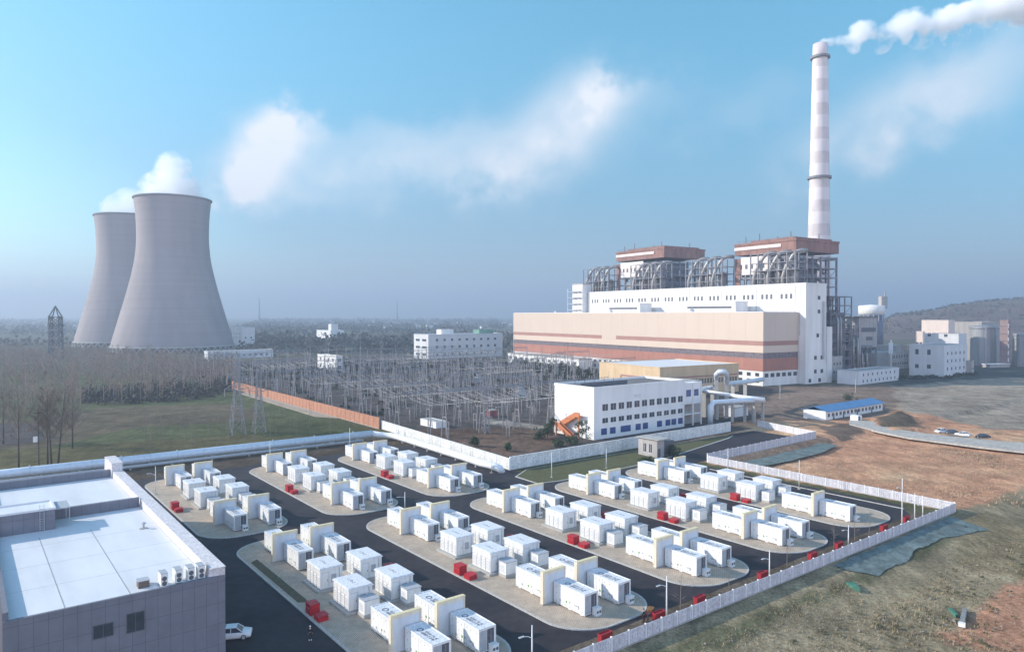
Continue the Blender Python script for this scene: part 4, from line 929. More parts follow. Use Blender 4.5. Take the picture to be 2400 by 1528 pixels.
b=MB(); [b.bar((11.5*math.cos(a),11.5*math.sin(a),34),(11.5*math.cos(a),11.5*math.sin(a),40.2),.5) for a in np.arange(0,6.28,.4)]; b.build('column',M['metal'],tk); b=MB(); b.box(8,14,-3,3,46,58); b.tube([(13,0,58),(13,0,62)],.8,6); b.build('lift_head',M['greyr'],tk)
sh=thing('screw_pole','white pole with a slanted sheet next to the filter house','pole',G(2088,868)+(0,)); b=MB(); b.tube([(0,0,0),(0,0,22)],.6,8); b.build('pole',M['white'],sh); b=MB(); b.box(-1.8,1.2,-.3,-.0,12,20); b.build('sheet',M['palewhite'],sh)
# ---------------- buildings on the plain
a,Lr,Ll,h=bldg('admin_building','pale grey three storey administration building beyond the switchyard','building',970,1004,1178,842,786,'paleblue','roofwhite',[WN('r',3,9,2.4,2.2),WN('r',9.5,9,2.4,2.4),WN('r',16,9,2.4,2.2),WN('l',3,2,7,2),WN('l',9.5,2,7,2),WN('l',16,2,7,2)],par=.8)
b=MB(); b.box(Lr*.2,Lr*.36,5,13,h+.2,h+5); b.build('roof_house',M['palewhite'],a); b=MB(); b.box(Lr*.72,Lr*.92,6,16,h+.2,h+4.2); b.build('green_roof_house',mat('green_roof',(.13,.26,.2),.7,.2,.4),a)
bldg('white_tower_block','narrow white block standing right of the large cooling tower','building',543,567,597,812,768,'palewhite','concrete',[WN('l',10,3,1.8,2.2),WN('l',15,3,1.8,2.2),WN('r',10,2,2,2)],par=.6)
v,Lr,Ll,h=bldg('villa','small white villa with a roof turret on the hazy plain','house',742,775,806,794,775,'palewhite','concrete',[WN('l',4,4,2.2,2.4),WN('r',4,2,2.2,2.4)],par=.5); b=MB(); b.box(2,14,2,14,h+.2,h+11); b.build('turret',M['palewhite'],v)
bldg('concrete_frame_house','white concrete frame house with open bays in the switchyard','building',744,788,803,872,836,'palewhite','concrete',[WN('l',2,4,2.6,2.4),WN('l',7,4,2.6,2.4),WN('r',2,1,2.6,2.4),WN('r',7,1,2.6,2.4)],par=.5,gm='dark')
bldg('low_hall','long low hall with white gable and grey green roof below the cooling tower','hall',473,488,640,842,824,'paleblue','concrete',[WN('r',2,10,2,1.6)],par=.3,lw=13)
lw=thing('low_annex','white low annex along the foot of the turbine hall','annex',WP(150,-16)+(0,),TQ); b=MB(); b.box(0,12,0,100,-.3,7.5); b.build('wall',M['palewhite'],lw); b=MB(); b.box(-.4,12.4,-.4,100.4,7.502,8); b.build('roof',M['greyr'],lw)
q=MB(); q.box(-.1,0,-2,2,0,2.2); wq=q.mesh('window',M['dark']); [link('window',wq,lw,(0,5+k*8.2,3.2)) for k in range(12)]
r2=random.Random(21)
hm={}
for i in range(46):
    px=r2.choice([r2.uniform(-40,180),r2.uniform(560,1200),r2.uniform(620,1200)]); py=r2.uniform(749,772)
    x,y_=G(px,py); w=r2.uniform(9,22); hh=r2.uniform(5,13); key=r2.randrange(4)
    lab='tiny pale house far away on the hazy plain'
    if key not in hm:
        t=hm[key]=thing('village_house',lab,'house',(x,y_,0),TH+r2.uniform(-.3,.3),'village houses on the plain'); b=MB(); b.box(0,w,0,9,0,hh); b.build('wall',M['palewhite' if key%2 else 'paleblue'],t); b=MB(); b.add([(-.5,-.5,hh+.01),(w+.5,-.5,hh+.01),(w+.5,9.5,hh+.01),(-.5,9.5,hh+.01),(-.5,4.5,hh+3),(w+.5,4.5,hh+3)],[(0,1,5,4),(2,3,4,5),(0,4,3),(1,2,5),(3,2,1,0)]); b.build('roof',M['darkroof'],t)
    else: dup(hm[key],(x,y_,0),TH+r2.uniform(-.6,.6),lab,'village houses on the plain')
# ---------------- overhead pipe bridge between office and turbine hall
def up(px,py,z): return G(px,py,z)+(z,)
pipe('overhead_pipe','white clad overhead pipe crossing from the office towards the field',[up(1644,915,10.5),up(1664,919,10.2),up(1735,930,9.8),up(1792,936,9.4)],.75,M['pipew'],14)
pipe('overhead_pipe','blue grey overhead pipe with a bend standing behind the bluish wall',[up(1665,1003,0),up(1665,951,8.3),up(1672,944,9.2),up(1740,939,9.0),up(1790,938,8.6)],.95,M['pipe'],16)
pipe('overhead_pipe','pale pipe loop rising over the yellow workshop end',[up(1640,914,11),up(1679,905,11),up(1679,878,17.5),up(1686,871,19),up(1698,871,19),up(1703,878,17.5),up(1703,900,11.5),up(1760,893,11),up(1788,889,11)],.95,M['pipe'],18)
for px,lab in ((1770,'nearer'),(1790,'farther')):
    t=thing('pipe_trestle',f'tall concrete pipe trestle beyond the bluish wall, {lab} one of two','trestle',G(px,992)+(0,),TH)
    b=MB(); b.box(-.4,.4,0,.8,0,8.2); b.box(-.4,.4,4,4.8,0,8.2); b.build('column',M['concrete'],t); b=MB(); b.box(-.5,.5,-.4,5.2,8.202,8.9); b.build('cross_beam',M['concrete'],t); b=MB(); b.bar((0,.8,2),(0,4,7),.25); b.build('brace',M['concrete'],t)
pl=thing('site_office','pale blue low block under the overhead pipes','hut',G(1722,978)+(0,),TH); b=MB(); b.box(0,9,0,5,0,3.6); b.build('wall',M['paleblue'],pl); b=MB(); b.box(-.2,9.2,-.2,5.2,3.602,3.9); b.build('roof',M['concrete'],pl)
# ================================================================ switchyard
M['pole']=mat('concrete_pole',(.26,.25,.25),.8,.2,1.0)
M['beam']=mat('galvanised_beam',(.25,.25,.26),.6,.2,1.0)
M['porcelain']=mat('insulator_porcelain',(.30,.27,.26),.35,.3,2)
M['wire']=mat('wire',(.22,.22,.23),.5,.1,2)
def make_gantry(nb,w,h,cond):
    t=thing('switchyard_gantry','proto','gantry')
    c=MB(); c.tube([(0,-1.9,-.2),(0,0,h)],[.24,.17],6); c.tube([(0,1.9,-.2),(0,0,h)],[.24,.17],6); c.box(-.1,.1,-1.0,1.0,h*.45,h*.45+.25); c.tube([(0,0,h),(0,0,h+3)],[.08,.03],5); cm=c.mesh('column',M['pole'])
    for k in range(nb+1): link('column',cm,t,(k*w,0,0))
    b=MB(); L=nb*w
    for y,z in ((-.45,0),(.45,0),(0,.8)): b.bar((0,y,h+z),(L,y,h+z),.13)
    n=int(L/1.4)
    for i in range(n):
        x0,x1=L*i/n,L*(i+1)/n; s=1 if i%2 else -1
        b.bar((x0,-.45*s,h),(x1,.45*s,h),.08); b.bar((x0,-.45,h),((x0+x1)/2,0,h+.8),.08); b.bar((x1,.45,h),((x0+x1)/2,0,h+.8),.08)
    b.build('lattice_beam',M['beam'],t)
    s=MB(); s.tube([(0,0,0),(0,-1.6,-.5)],.12,5); sm=s.mesh('insulator_string',M['porcelain'])
    s2=MB(); s2.tube([(0,-1.6,-.5),(0,-6,-1.6),(0,-12,-2.2),(0,-18,-2.2),(0,-24,-1.6),(0,-30,-.5)],.05,3); s3=s2.mesh('conductor',M['wire'])
    for k in range(nb):
        for j in (.25,.5,.75):
            link('insulator_string',sm,t,((k+j)*w,0,h))
            if cond: link('conductor',s3,t,((k+j)*w,0,h))
    return t
GP={}
r3=random.Random(5)
def blocked(u,v):
    if u<121: return True
    if 156<u<236 and 158<v<190: return True
    if u>248 and v<298: return True
    if u>352-(v-290)*-.1: return True
    return False
gi=0
for v in (196,226,256,288,320,352,386,420,456,494,534):
    for u in np.arange(124,360,47):
        uu=u+r3.uniform(-3,3)
        if blocked(uu,v) or blocked(uu+38,v): continue
        if v<240 and uu>215: continue
        k=r3.choice([(3,13,11.5,1),(3,13,11.5,0),(2,15,15,1)])
        lab='concrete pole switchyard gantry with lattice beam and insulators'
        x,y=W2(uu,v)
        if k not in GP: o=GP[k]=make_gantry(*k); o.location=(x,y,0); o.rotation_euler=(0,0,TH); o['label']=lab; o['group']='switchyard gantries'
        else: dup(GP[k],(x,y,0),TH,lab,'switchyard gantries')
def eq_mesh(kind):
    m=MB()
    if kind==0:
        m.tube([(0,0,0),(0,0,3.0)],.16,6); m.tube([(0,0,3),(0,0,5.6)],[.24,.16],8,1); m.tube([(0,0,5.6),(0,0,6.0)],.26,8)
    elif kind==1:
        for x in (-.8,.8): m.tube([(x,0,0),(x,0,3.2)],.14,6); m.tube([(x,0,3.21),(x,0,5.2)],.2,7,1)
        m.box(-1.2,1.2,-.15,.15,3.05,3.2); m.tube([(-1.2,0,5.3),(1.2,0,5.3)],.1,5)
    else:
        m.tube([(0,0,0),(0,0,2.6)],.2,6); m.tube([(0,0,2.6),(0,0,5.0)],.25,8,1); m.tube([(-1.3,0,5.2),(1.3,0,5.2)],.24,8,1)
    return m.mesh('insulator_post',[M['pole'],M['porcelain']])
EQ=[eq_mesh(k) for k in range(3)]
cnt=0
for v in np.arange(186,552,9.5):
    for u in np.arange(125,350,9.0):
        if cnt>=288: break
        if blocked(u,v) or (v<236 and u>225) or r3.random()<(.40 if v<330 else .66): continue
        k=r3.randrange(3); x,y=W2(u+r3.uniform(-.8,.8),v+r3.uniform(-.8,.8)); o=link('insulator_post',EQ[k],None,(x,y,0),TH+(0 if k!=1 else r3.choice([0,1.57])))
        tag(o,'grey switchyard post carrying a ribbed insulator','insulator post','switchyard insulator posts'); cnt+=1
SWP=MB(); SWP.tube([(0,0,0),(0,0,9)],[.17,.12],6); SWP.tube([(-1.6,0,8.2),(1.6,0,8.2)],.12,5); [SWP.tube([(x,0,8.2),(x,0,9.4)],.16,6,1) for x in (-1.5,0,1.5)]
SWP=SWP.mesh('bus_support',[M['pole'],M['porcelain']]); n=0
for v in np.arange(200,552,13.5):
    for u in np.arange(128,346,12.0):
        if n>=270: break
        if blocked(u,v) or (v<240 and u>215) or r3.random()<.22: continue
        x,y=W2(u+r3.uniform(-2,2),v+r3.uniform(-2,2)); o=link('bus_support',SWP,None,(x,y,0),TH+r3.choice([0,1.57])); o.scale=(1,1,r3.uniform(.75,1.25)); n+=1
        tag(o,'slim switchyard pole with a short cross bar of three insulators','bus support','switchyard bus supports')
mm=MB(); mm.tube([(0,0,0),(0,0,12),(0,0,26)],[.34,.26,.12],8); mm.tube([(0,0,26),(0,0,31)],[.05,.03],5); MAST=mm.mesh('lightning_mast',M['pole'])
for px,b,tp in ((652,925,800),(727,900,790),(762,905,800),(845,915,775),(893,940,800),(1000,930,790),(1058,935,800),(1075,905,808),(1110,900,792),(1150,940,800),(1205,890,780),(1270,930,800),(1330,900,800),(930,905,812),(790,880,800)):
    x,y=G(px,b); o=link('lightning_mast',MAST,None,(x,y,0)); o.scale=(1,1,max(.6,min(1.2,(b-tp)/ppm(b)/31))); tag(o,'tall slim lightning mast rising above the switchyard','mast','switchyard lightning masts')
# transformers and small cabins inside the switchyard
def transformer(px,py,lab,rot=0):
    t=thing('transformer',lab,'transformer',G(px,py)+(0,),TH+rot); b=MB(); b.box(0,5,0,3,.5,4); b.build('tank',M['grey'],t); r=MB(); [r.box(-.9,-.05,.2+k*.45,.45+k*.45,.9,3.6) for k in range(6)]; r.build('radiator',M['steel'],t)
    c=MB(); c.tube([(.6,1.5,5),(4.4,1.5,5)],.55,10); c.build('conservator',M['grey'],t,True)
    for x in (1,2.5,4):
        q=MB(); q.tube([(x,.6,4),(x,.3,5.9)],[.28,.12],7); q.build('bushing',M['porcelain'],t)
transformer(1215,935,'grey power transformer in the switchyard nearest the office'); transformer(1120,900,'grey power transformer in the middle of the switchyard',.2)
bldg('relay_cabin','small white flat roofed cabin on the switchyard edge','hut',985,1022,1046,1004,990,'palewhite','concrete',[],par=.2)
t=thing('red_hut','small red brick hut beside the switchyard track','hut',G(1148,978)+(0,),TH); b=MB(); b.box(0,3.4,0,2.6,0,2.5); b.build('wall',mat('red_hut_wall',(.36,.10,.09),.8,.2,1),t); b=MB(); b.box(-.2,3.6,-.2,2.8,2.502,2.75); b.build('roof',M['concrete'],t); b=MB(); b.box(1,1.9,-.05,-.001,0,2); b.build('door',M['dark'],t)
# ---------------- lattice towers
def lattice(name,label,px,base,h,wb,wt,arms=(),rot=TH,peak=0,bar=.35,loc=None,m_=None):
    t=thing(name,label,'pylon',(loc or G(px,base))+(0,),rot); m=MB(); n=max(5,int(h/ (wb*.9)))
    def wz(z): return wb+(wt-wb)*min(1,z/(h*.62))
    zs=[h*i/n for i in range(n+1)]
    cs=lambda z:[(sx*wz(z)/2,sy*wz(z)/2,z) for sx,sy in ((-1,-1),(1,-1),(1,1),(-1,1))]
    for a,c in zip(zs[:-1],zs[1:]):
        A_,C_=cs(a),cs(c)
        for k in range(4):
            m.bar(A_[k],C_[k],bar); m.bar(A_[k],C_[(k+1)%4],bar*.6); m.bar(A_[(k+1)%4],C_[k],bar*.6); m.bar(C_[k],C_[(k+1)%4],bar*.6)
    if peak:
        for q in cs(h): m.bar(q,(0,0,h+peak),bar*.8)
    m.build('lattice_body',m_ or M['beam'],t)
    for z,l in arms:
        a=MB(); w=wz(z)/2
        for s in (-1,1):
            tip=(s*l,0,z+.4)
            for y in (-w,w): a.bar((s*w,y,z),tip,bar*.7); a.bar((s*w,y,z+2),tip,bar*.6)
        a.build('cross_arm',m_ or M['beam'],t)
        for s in (-1,1):
            i=MB(); i.tube([(s*l,0,z+.3),(s*l,0,z-2)],.14,5); i.build('insulator_string',M['porcelain'],t)
    return t
lattice('transmission_pylon','dark lattice pylon in front of the hazy wood left of the cooling towers',131,842,38,9,8,((30,7),(37,6)),rot=.2,peak=10,bar=.95,m_=M['dark'])
lattice('terminal_tower','pale lattice tower beside the end of the orange brick wall, taller of two',556,1018,24,4.6,1.6,((15,4),(19,3.2)),peak=4,bar=.16)
lattice('terminal_tower','pale lattice tower beside the end of the orange brick wall, shorter of two',607,1014,21,3.8,1.4,((14,3),(17.5,2.6)),peak=3,bar=.15)
lattice('terminal_tower','slim lattice tower at the switchyard edge near the relay cabin',1138,1016,17,2.2,1.0,((13,3.5),),peak=3,bar=.14)
lattice('radio_mast','thin lattice mast on the horizon nearer the cooling tower',608,762,96,7,2,(),peak=12,bar=.9)
lattice('radio_mast','thin lattice mast on the horizon halfway to the turbine hall',931,760,90,6,1.6,(),peak=14,bar=.8)
# ================================================================ vegetation
M['bark']=mat('bare_twigs',(.20,.165,.135),.9,.3,.6)
M['barkd']=mat('dark_bark',(.085,.07,.06),.9,.3,1)
M['twig']=mat('wood_twigs',(.27,.205,.16),.9,.35,.02)
M['leaf']=mat('evergreen_leaves',(.038,.06,.024),.8,.5,.8)
def bare(mb,x,y,z,h,r,seed,nl=12,tw=3,tmin=.05,spread=.32,n=3,m=0,lean=0):
    q=random.Random(seed); lx=lean+q.uniform(-.03,.03)*h
    P=[(x,y,z-.3),(x+lx*.4,y,z+h*.45),(x+lx,y+q.uniform(-.02,.02)*h,z+h)]
    mb.tube(P,[r,r*.62,max(tmin*.6,r*.12)],n+2,m)
    for k in range(nl):
        f=q.uniform(.28,.95); a=q.uniform(0,6.283); l=h*spread*(1.15-f)*q.uniform(.7,1.3); f2=f*.45/.45
        bx=x+(lx*.4*f/.45 if f<.45 else lx*(.4+.6*(f-.45)/.55)); bz=z+h*f; up=q.uniform(.55,1.25)
        e=(bx+math.cos(a)*l,y+math.sin(a)*l,bz+l*up); mid=(bx+math.cos(a)*l*.5,y+math.sin(a)*l*.5,bz+l*up*.42)
        w=max(tmin,r*.38*(1.05-f)); mb.tube([(bx,y,bz),mid,e],[w,w*.7,tmin*.6],n,m,False)
        for j in range(tw):
            g=q.uniform(.3,.95); s=(bx+(e[0]-bx)*g,y+(e[1]-y)*g,bz+(e[2]-bz)*g); a2=a+q.uniform(-1.1,1.1); l2=l*q.uniform(.3,.6)
            mb.tube([s,(s[0]+math.cos(a2)*l2,s[1]+math.sin(a2)*l2,s[2]+l2*q.uniform(.6,1.5))],[tmin*.8,tmin*.4],n,m,False)
def pip(x,y,poly): return bool(inpoly(np.array([x]),np.array([y]),poly)[0])
wp=[G(*p) for p in [(190,948),(330,944),(505,932),(548,905),(545,858),(430,845),(300,838),(40,832),(-260,832),(-260,905),(60,940)]]
def woodland(name,poly,n,hmin,hmax,seed,nl=10,tw=3,tmin=.10,mt='twig'):
    q=random.Random(seed); mb=MB(); xs=[p[0] for p in poly]; ys=[p[1] for p in poly]; k=0; tries=0
    while k<n and tries<n*40:
        tries+=1; x,y=q.uniform(min(xs),max(xs)),q.uniform(min(ys),max(ys))
        if not pip(x,y,poly): continue
        h=q.uniform(hmin,hmax); bare(mb,x,y,-.05,h,.17,seed*1000+k,nl,tw,tmin,.26); k+=1
    return tag(mb.build(name,M[mt]),kind='stuff')
tag(woodland('bare_woods',wp,1150,9,15,31),'belt of leafless grey brown trees in front of the cooling towers','woods')
wp2=[G(*p) for p in [(-260,960),(60,985),(190,955),(190,930),(60,938),(-260,900)]]
tag(woodland('bare_woods',wp2,150,7,12,33,10,3,.08),'loose leafless scrub at the left photo edge beyond the green field','woods')
# dark understorey of the belt
def tufts(name,poly,n,smin,smax,seed,m,h=2.5,cnt=26):
    q=random.Random(seed); mb=MB(); xs=[p[0] for p in poly]; ys=[p[1] for p in poly]; k=0; tr=0
    while k<n and tr<n*60:
        tr+=1; x,y=q.uniform(min(xs),max(xs)),q.uniform(min(ys),max(ys))
        if not pip(x,y,poly): continue
        s=q.uniform(smin,smax); k+=1
        for j in range(cnt):
            a,b=q.uniform(0,6.28),q.random()**.5; px_,py_=x+s*b*math.cos(a),y+s*b*math.sin(a); pz_=q.uniform(.05,1)*s*h*.5*(1.1-b*.7)+.1; l=s*.26
            d=Vector((q.gauss(0,1),q.gauss(0,1),q.gauss(0,1))).normalized(); e=d.orthogonal().normalized(); f=d.cross(e)
            c=Vector((px_,py_,pz_)); mb.add([c+e*l,c+f*l*.8,c-e*l,c-f*l*.8],[(0,1,2,3)])
    return tag(mb.build(name,m),kind='stuff')
wb=[G(*p) for p in [(200,950),(330,946),(505,934),(548,908),(540,890),(330,905),(200,915)]]
tag(tufts('undergrowth',wb,240,1.6,3.2,41,mat('undergrowth',(.075,.066,.056),.9,.4,.1),3.0),'dark undergrowth at the foot of the leafless tree belt','undergrowth')
# hazy woods on the plain
fp=[G(*p) for p in [(560,833),(1200,833),(1200,775),(1160,752),(620,752),(560,770)]]
M['farwood']=mat('far_woods',(.088,.082,.068),.95,.35,.004)
def farwoods(poly,n,seed,lab,smin=4,smax=9):
    q=random.Random(seed); mb=MB(); ys=[p[1] for p in poly]; xs=[p[0] for p in poly]; k=0; tr=0
    while k<n and tr<n*60:
        tr+=1; y=math.exp(q.uniform(math.log(min(ys)),math.log(max(ys)))); x=q.uniform(min(xs),max(xs))
        if not pip(x,y,poly): continue
        if seg_noise(np.array([x]),np.array([y]),.006,seed)[0]<-.1: continue
        k+=1; s=q.uniform(smin,smax)*(1+y/4000)
        for j in range(16):
            c=Vector((x+q.gauss(0,s*.5),y+q.gauss(0,s*.5),abs(q.gauss(.5,.3))*s*1.1)); l=s*.24; d=Vector((q.gauss(0,1),q.gauss(0,1),q.gauss(0,1))).normalized(); e=d.orthogonal().normalized(); f=d.cross(e)
            mb.add([c+e*l,c+f*l,c-e*l,c-f*l],[(0,1,2,3)])
    return tag(tag(mb.build('far_woods',M['farwood']),kind='stuff'),lab,'woods')
farwoods(fp,1500,51,'hazy brown woods on the plain behind the switchyard')
farwoods([G(*p) for p in [(-300,832),(200,828),(200,790),(240,752),(-300,752)]],800,52,'hazy brown woods on the plain left of the cooling towers')
farwoods([G(*p) for p in [(1640,775),(2700,820),(2700,765),(1640,752)]],600,53,'brown woods below the hill behind the silos')
M['grove']=mat('grove_leaves',(.05,.055,.036),.9,.4,.1)
gv=[G(*p) for p in [(1206,862),(1330,895),(1400,925),(1400,880),(1330,862),(1206,842)]]
tag(tufts('shrubbery',gv,120,2.2,4.2,61,M['grove'],2.6,40),'dark shrubs and bare trees in front of the turbine hall annex','shrubs')
gv=[G(*p) for p in [(560,862),(960,850),(1200,850),(1200,868),(900,880),(600,890)]]
tag(tufts('shrubbery',gv,190,2.0,4.5,62,M['grove'],2.4,30),'dark shrubs among the rear gantries of the switchyard','shrubs')
gv=[W2(*p) for p in [(125,250),(250,260),(252,300),(340,305),(345,545),(125,545)]]
tag(tufts('shrubbery',gv,260,1.2,3.0,63,M['grove'],1.9,24),'scattered dark shrubs between the switchyard posts','shrubs')
gv=[G(*p) for p in [(2108,893),(2215,889),(2290,880),(2290,872),(2215,880),(2108,884)]]
tag(tufts('shrubbery',gv,60,1.2,2.6,64,M['grove'],2.0,30),'dark shrubs along the foot of the white process block','shrubs')
# single trees
BT={}
def btree(px,base,top,label,seed,lean=0,name='bare_tree',group=None,nl=46,tw=9):
    h=(base-top)/ppm(base); t=thing(name,label,'tree',G(px,base)+(-.03,),0,group); a=MB(); a.tube([(0,0,-.3),(lean*.4,0,h*.4),(lean,0,h*.95)],[.26,.17,.05],7); a.build('trunk',M['barkd'],t,True)
    c=MB(); bare(c,0,0,0,h,.16,seed,nl,tw,.05,.30,3,0,lean); c.build('crown',M['bark'],t); return t
btree(44,1100,915,'tall straight bare tree at the left photo edge',71,nl=40); btree(112,1092,905,'bare tree directly right of the pole with a white sign',72); btree(121,1090,925,'bare tree between two leaning neighbours by the pole',73,-1.0)
btree(136,1088,900,'leaning bare tree, rightmost of the clump by the pole',74,2.2); btree(170,1050,920,'thin bare tree standing behind the clump by the pole',75); btree(8,1040,915,'bare tree half cut by the left photo edge',76)
up_=thing('utility_pole','wooden utility pole carrying a white sign box','pole',G(91,1096)+(0,),TH); b=MB(); b.tube([(0,0,-.2),(0,0,15.5)],[.17,.11],8); b.build('pole',M['barkd'],up_); b=MB(); b.box(-1.1,1.1,-.08,.08,14.3,14.5); b.build('cross_arm',M['barkd'],up_); b=MB(); b.box(-1.2,-.25,-.25,-.1,6.8,8.3); b.build('sign_box',M['white'],up_)
sp=[]
for s in range(3):
    m_=MB(); bare(m_,0,0,0,8,.07,80+s,9,2,.025,.16,3); sp.append(m_.mesh('sapling',M['bark']))
q=random.Random(9); n=0
for i in range(46):
    px=q.uniform(330,780); py=q.uniform(1000,1058)-(px-330)*.03
    if py>1110-(px)*.11: continue
    o=link('sapling',sp[i%3],None,G(px,py)+(-.03,),q.uniform(0,6)); o.scale=(1,1,q.uniform(.7,1.3)); tag(o,'thin bare sapling standing in the green field','sapling','bare saplings in the field')
for i,px in enumerate((1715,1960,2044,1600,1850,2010)):
    u=min((abs(CX+F*W2(u,61.8)[0]/W2(u,61.8)[1]-px),u) for u in np.arange(50,152,.25))[1]; x,y=W2(u,62)
    o=link('sapling',sp[i%3],None,(x,y,-.03),i); o.scale=(.9,.9,.62); tag(o,'thin bare sapling growing inside the long white fence','sapling','bare saplings along the fence')
def evergreen(px,base,w,h,label,seed,name='evergreen_tree'):
    t=thing(name,label,'tree' if h>2.5 else 'bush',G(px,base)+(-.03,),0); a=MB(); a.tube([(0,0,-.2),(0,0,h*.35),(.1,.1,h*.8)],[.16,.12,.04],6); q=random.Random(seed)
    for k in range(5):
        an=q.uniform(0,6.28); a.tube([(0,0,h*(.25+.1*k)),(math.cos(an)*w*.35,math.sin(an)*w*.35,h*(.4+.1*k))],[.06,.02],5)
    a.build('trunk',M['barkd'],t); c=MB(); cl=[(q.gauss(0,w*.22),q.gauss(0,w*.22),h*q.uniform(.25,.9)) for _ in range(16)]
    for x,y,z in cl:
        rad=w*.24*(1.15-.5*z/h)
        for j in range(60):
            d=Vector((q.gauss(0,1),q.gauss(0,1),q.gauss(0,1))).normalized(); p=Vector((x,y,z))+d*rad*q.uniform(.5,1.05); 
            if p.z<.05: continue
            e=(d+Vector((q.gauss(0,.7),q.gauss(0,.7),q.gauss(0,.7)))).orthogonal().normalized(); f=d.cross(e); l=q.uniform(.14,.30); c.add([p+e*l,p+f*l*.6,p-e*l,p-f*l*.6],[(0,1,2,3)])
    c.build('crown',M['leaf'],t); return t
evergreen(1364,1036,4.6,7.2,'round dark evergreen tree at the corner of the white office',1); evergreen(1283,1026,5,4.5,'dark evergreen tree left of the orange stair',2); evergreen(1296,1018,3.4,5.6,'dark evergreen behind the lower flight of the orange stair',3)
evergreen(1338,1042,4.4,2.4,'low dark bush in front of the orange stair',4,'bush'); evergreen(1262,1030,3.6,2.2,'low dark bush at the end of the switchyard track',5,'bush'); evergreen(1113,1046,3.2,3.2,'round dark bush behind the sunlit white wall',6,'bush'); evergreen(1190,1058,2.4,2.8,'dark bush behind the corner of the two white walls',7,'bush')
evergreen(1578,1070,3.6,3.4,'dark bush beside the canopy of the gate house',8,'bush'); evergreen(1517,1084,4.0,1.4,'low hedge bush in front of the gate house',9,'bush'); evergreen(1990,940,4.5,4.4,'ochre and dark tree behind the blue roofed barrack',10); evergreen(1310,1046,3.4,1.8,'low bush between the orange stair and the bluish wall',11,'bush')
# dry grass tussocks on the field and the bank
def tussocks(name,poly,n,seed,m,lab,hmin,hmax,nb=5):
    q=random.Random(seed); mb=MB(); xs=[p[0] for p in poly]; ys=[p[1] for p in poly]; A=np.array; k=0
    X=np.array([q.uniform(min(xs),max(xs)) for _ in range(n*3)]); Y=np.array([q.uniform(min(ys),max(ys)) for _ in range(n*3)]); ok=inpoly(X,Y,poly)&(seg_noise(X,Y,.09,seed)+np.array([q.uniform(-.6,.6) for _ in range(n*3)])>0)
    for x,y in list(zip(X[ok],Y[ok]))[:n]:
        U_,V_=x*BX+y*BY,-x*BY+y*BX; z=-.05
        if V_<57: z=-1.6*min(1,(57-V_)/9)-.1
        elif U_>163 and V_<118: z=-.9*min(1,(U_-163)/8)
        for j in range(nb):
            a=q.uniform(0,6.28); h=q.uniform(hmin,hmax); w=q.uniform(.05,.14); d=(math.cos(a),math.sin(a)); s=q.uniform(.1,.5)
            bx,by=x+q.uniform(-.25,.25),y+q.uniform(-.25,.25); mb.add([(bx-d[1]*w,by+d[0]*w,z-.3),(bx+d[1]*w,by-d[0]*w,z-.3),(bx+d[0]*s,by+d[1]*s,z+h)],[(0,1,2)])
    return tag(tag(mb.build(name,m),kind='stuff'),lab,'grass')
M['dry']=mat('dry_grass',(.40,.28,.185),.9,.35,.15); M['greeng']=mat('bank_grass',(.29,.23,.14),.9,.4,.12)
df=[G(*p) for p in [(1760,1092),(2215,1188),(2400,1185),(2600,1190),(2600,1080),(2330,1056),(2110,1030),(1990,1040),(1900,1065)]]
tussocks('dry_grass',df,7000,91,M['dry'],'dry reddish grass covering the field beyond the fence',.10,.32)
bk=[G(*p) for p in [(1520,1560),(1800,1425),(1985,1350),(2035,1395),(2260,1275),(2330,1230),(2560,1200),(2600,1560)]]
tussocks('grass',bk,9000,92,M['greeng'],'rough green grass on the bank outside the long fence',.12,.38)
wd=[G(*p) for p in [(1560,1540),(1850,1410),(2050,1400),(2330,1260),(2500,1300),(2500,1560)]]
q=random.Random(3); mb=MB(); n=0
while n<320:
    u_,v_=q.uniform(60,200),q.uniform(20,56); x,y=W2(u_,v_)
    if not pip(x,y,wd): continue
    n+=1; s=q.uniform(.06,.22)*(2 if q.random()<.08 else 1); z=-.03-1.6*min(1,max(0,(57-v_)/9))+.05
    P=[Vector((x+q.uniform(.6,1.2)*s*a,y+q.uniform(.6,1.2)*s*b,z+c*s*q.uniform(.5,1))) for a,b,c in ((1,0,0),(0,1,0),(-1,0,0),(0,-1,0),(.1,0,1),(0,0,-1))]
    mb.add(P,[(0,1,4),(1,2,4),(2,3,4),(3,0,4),(1,0,5),(2,1,5),(3,2,5),(0,3,5)])
tag(tag(mb.build('gravel',mat('pale_stones',(.25,.215,.18),.9,.3,.5)),kind='stuff'),'pale stones and clods scattered over the bank','stones')
tag(tufts('weeds',wd,170,.2,.5,65,mat('weeds',(.085,.085,.04),.9,.4,.2),1.2,18),'dark weed clumps on the grassy bank','weeds')
for o_ in [o for o in C.objects if o.name.startswith('weeds')]: o_.location.z=-1.55
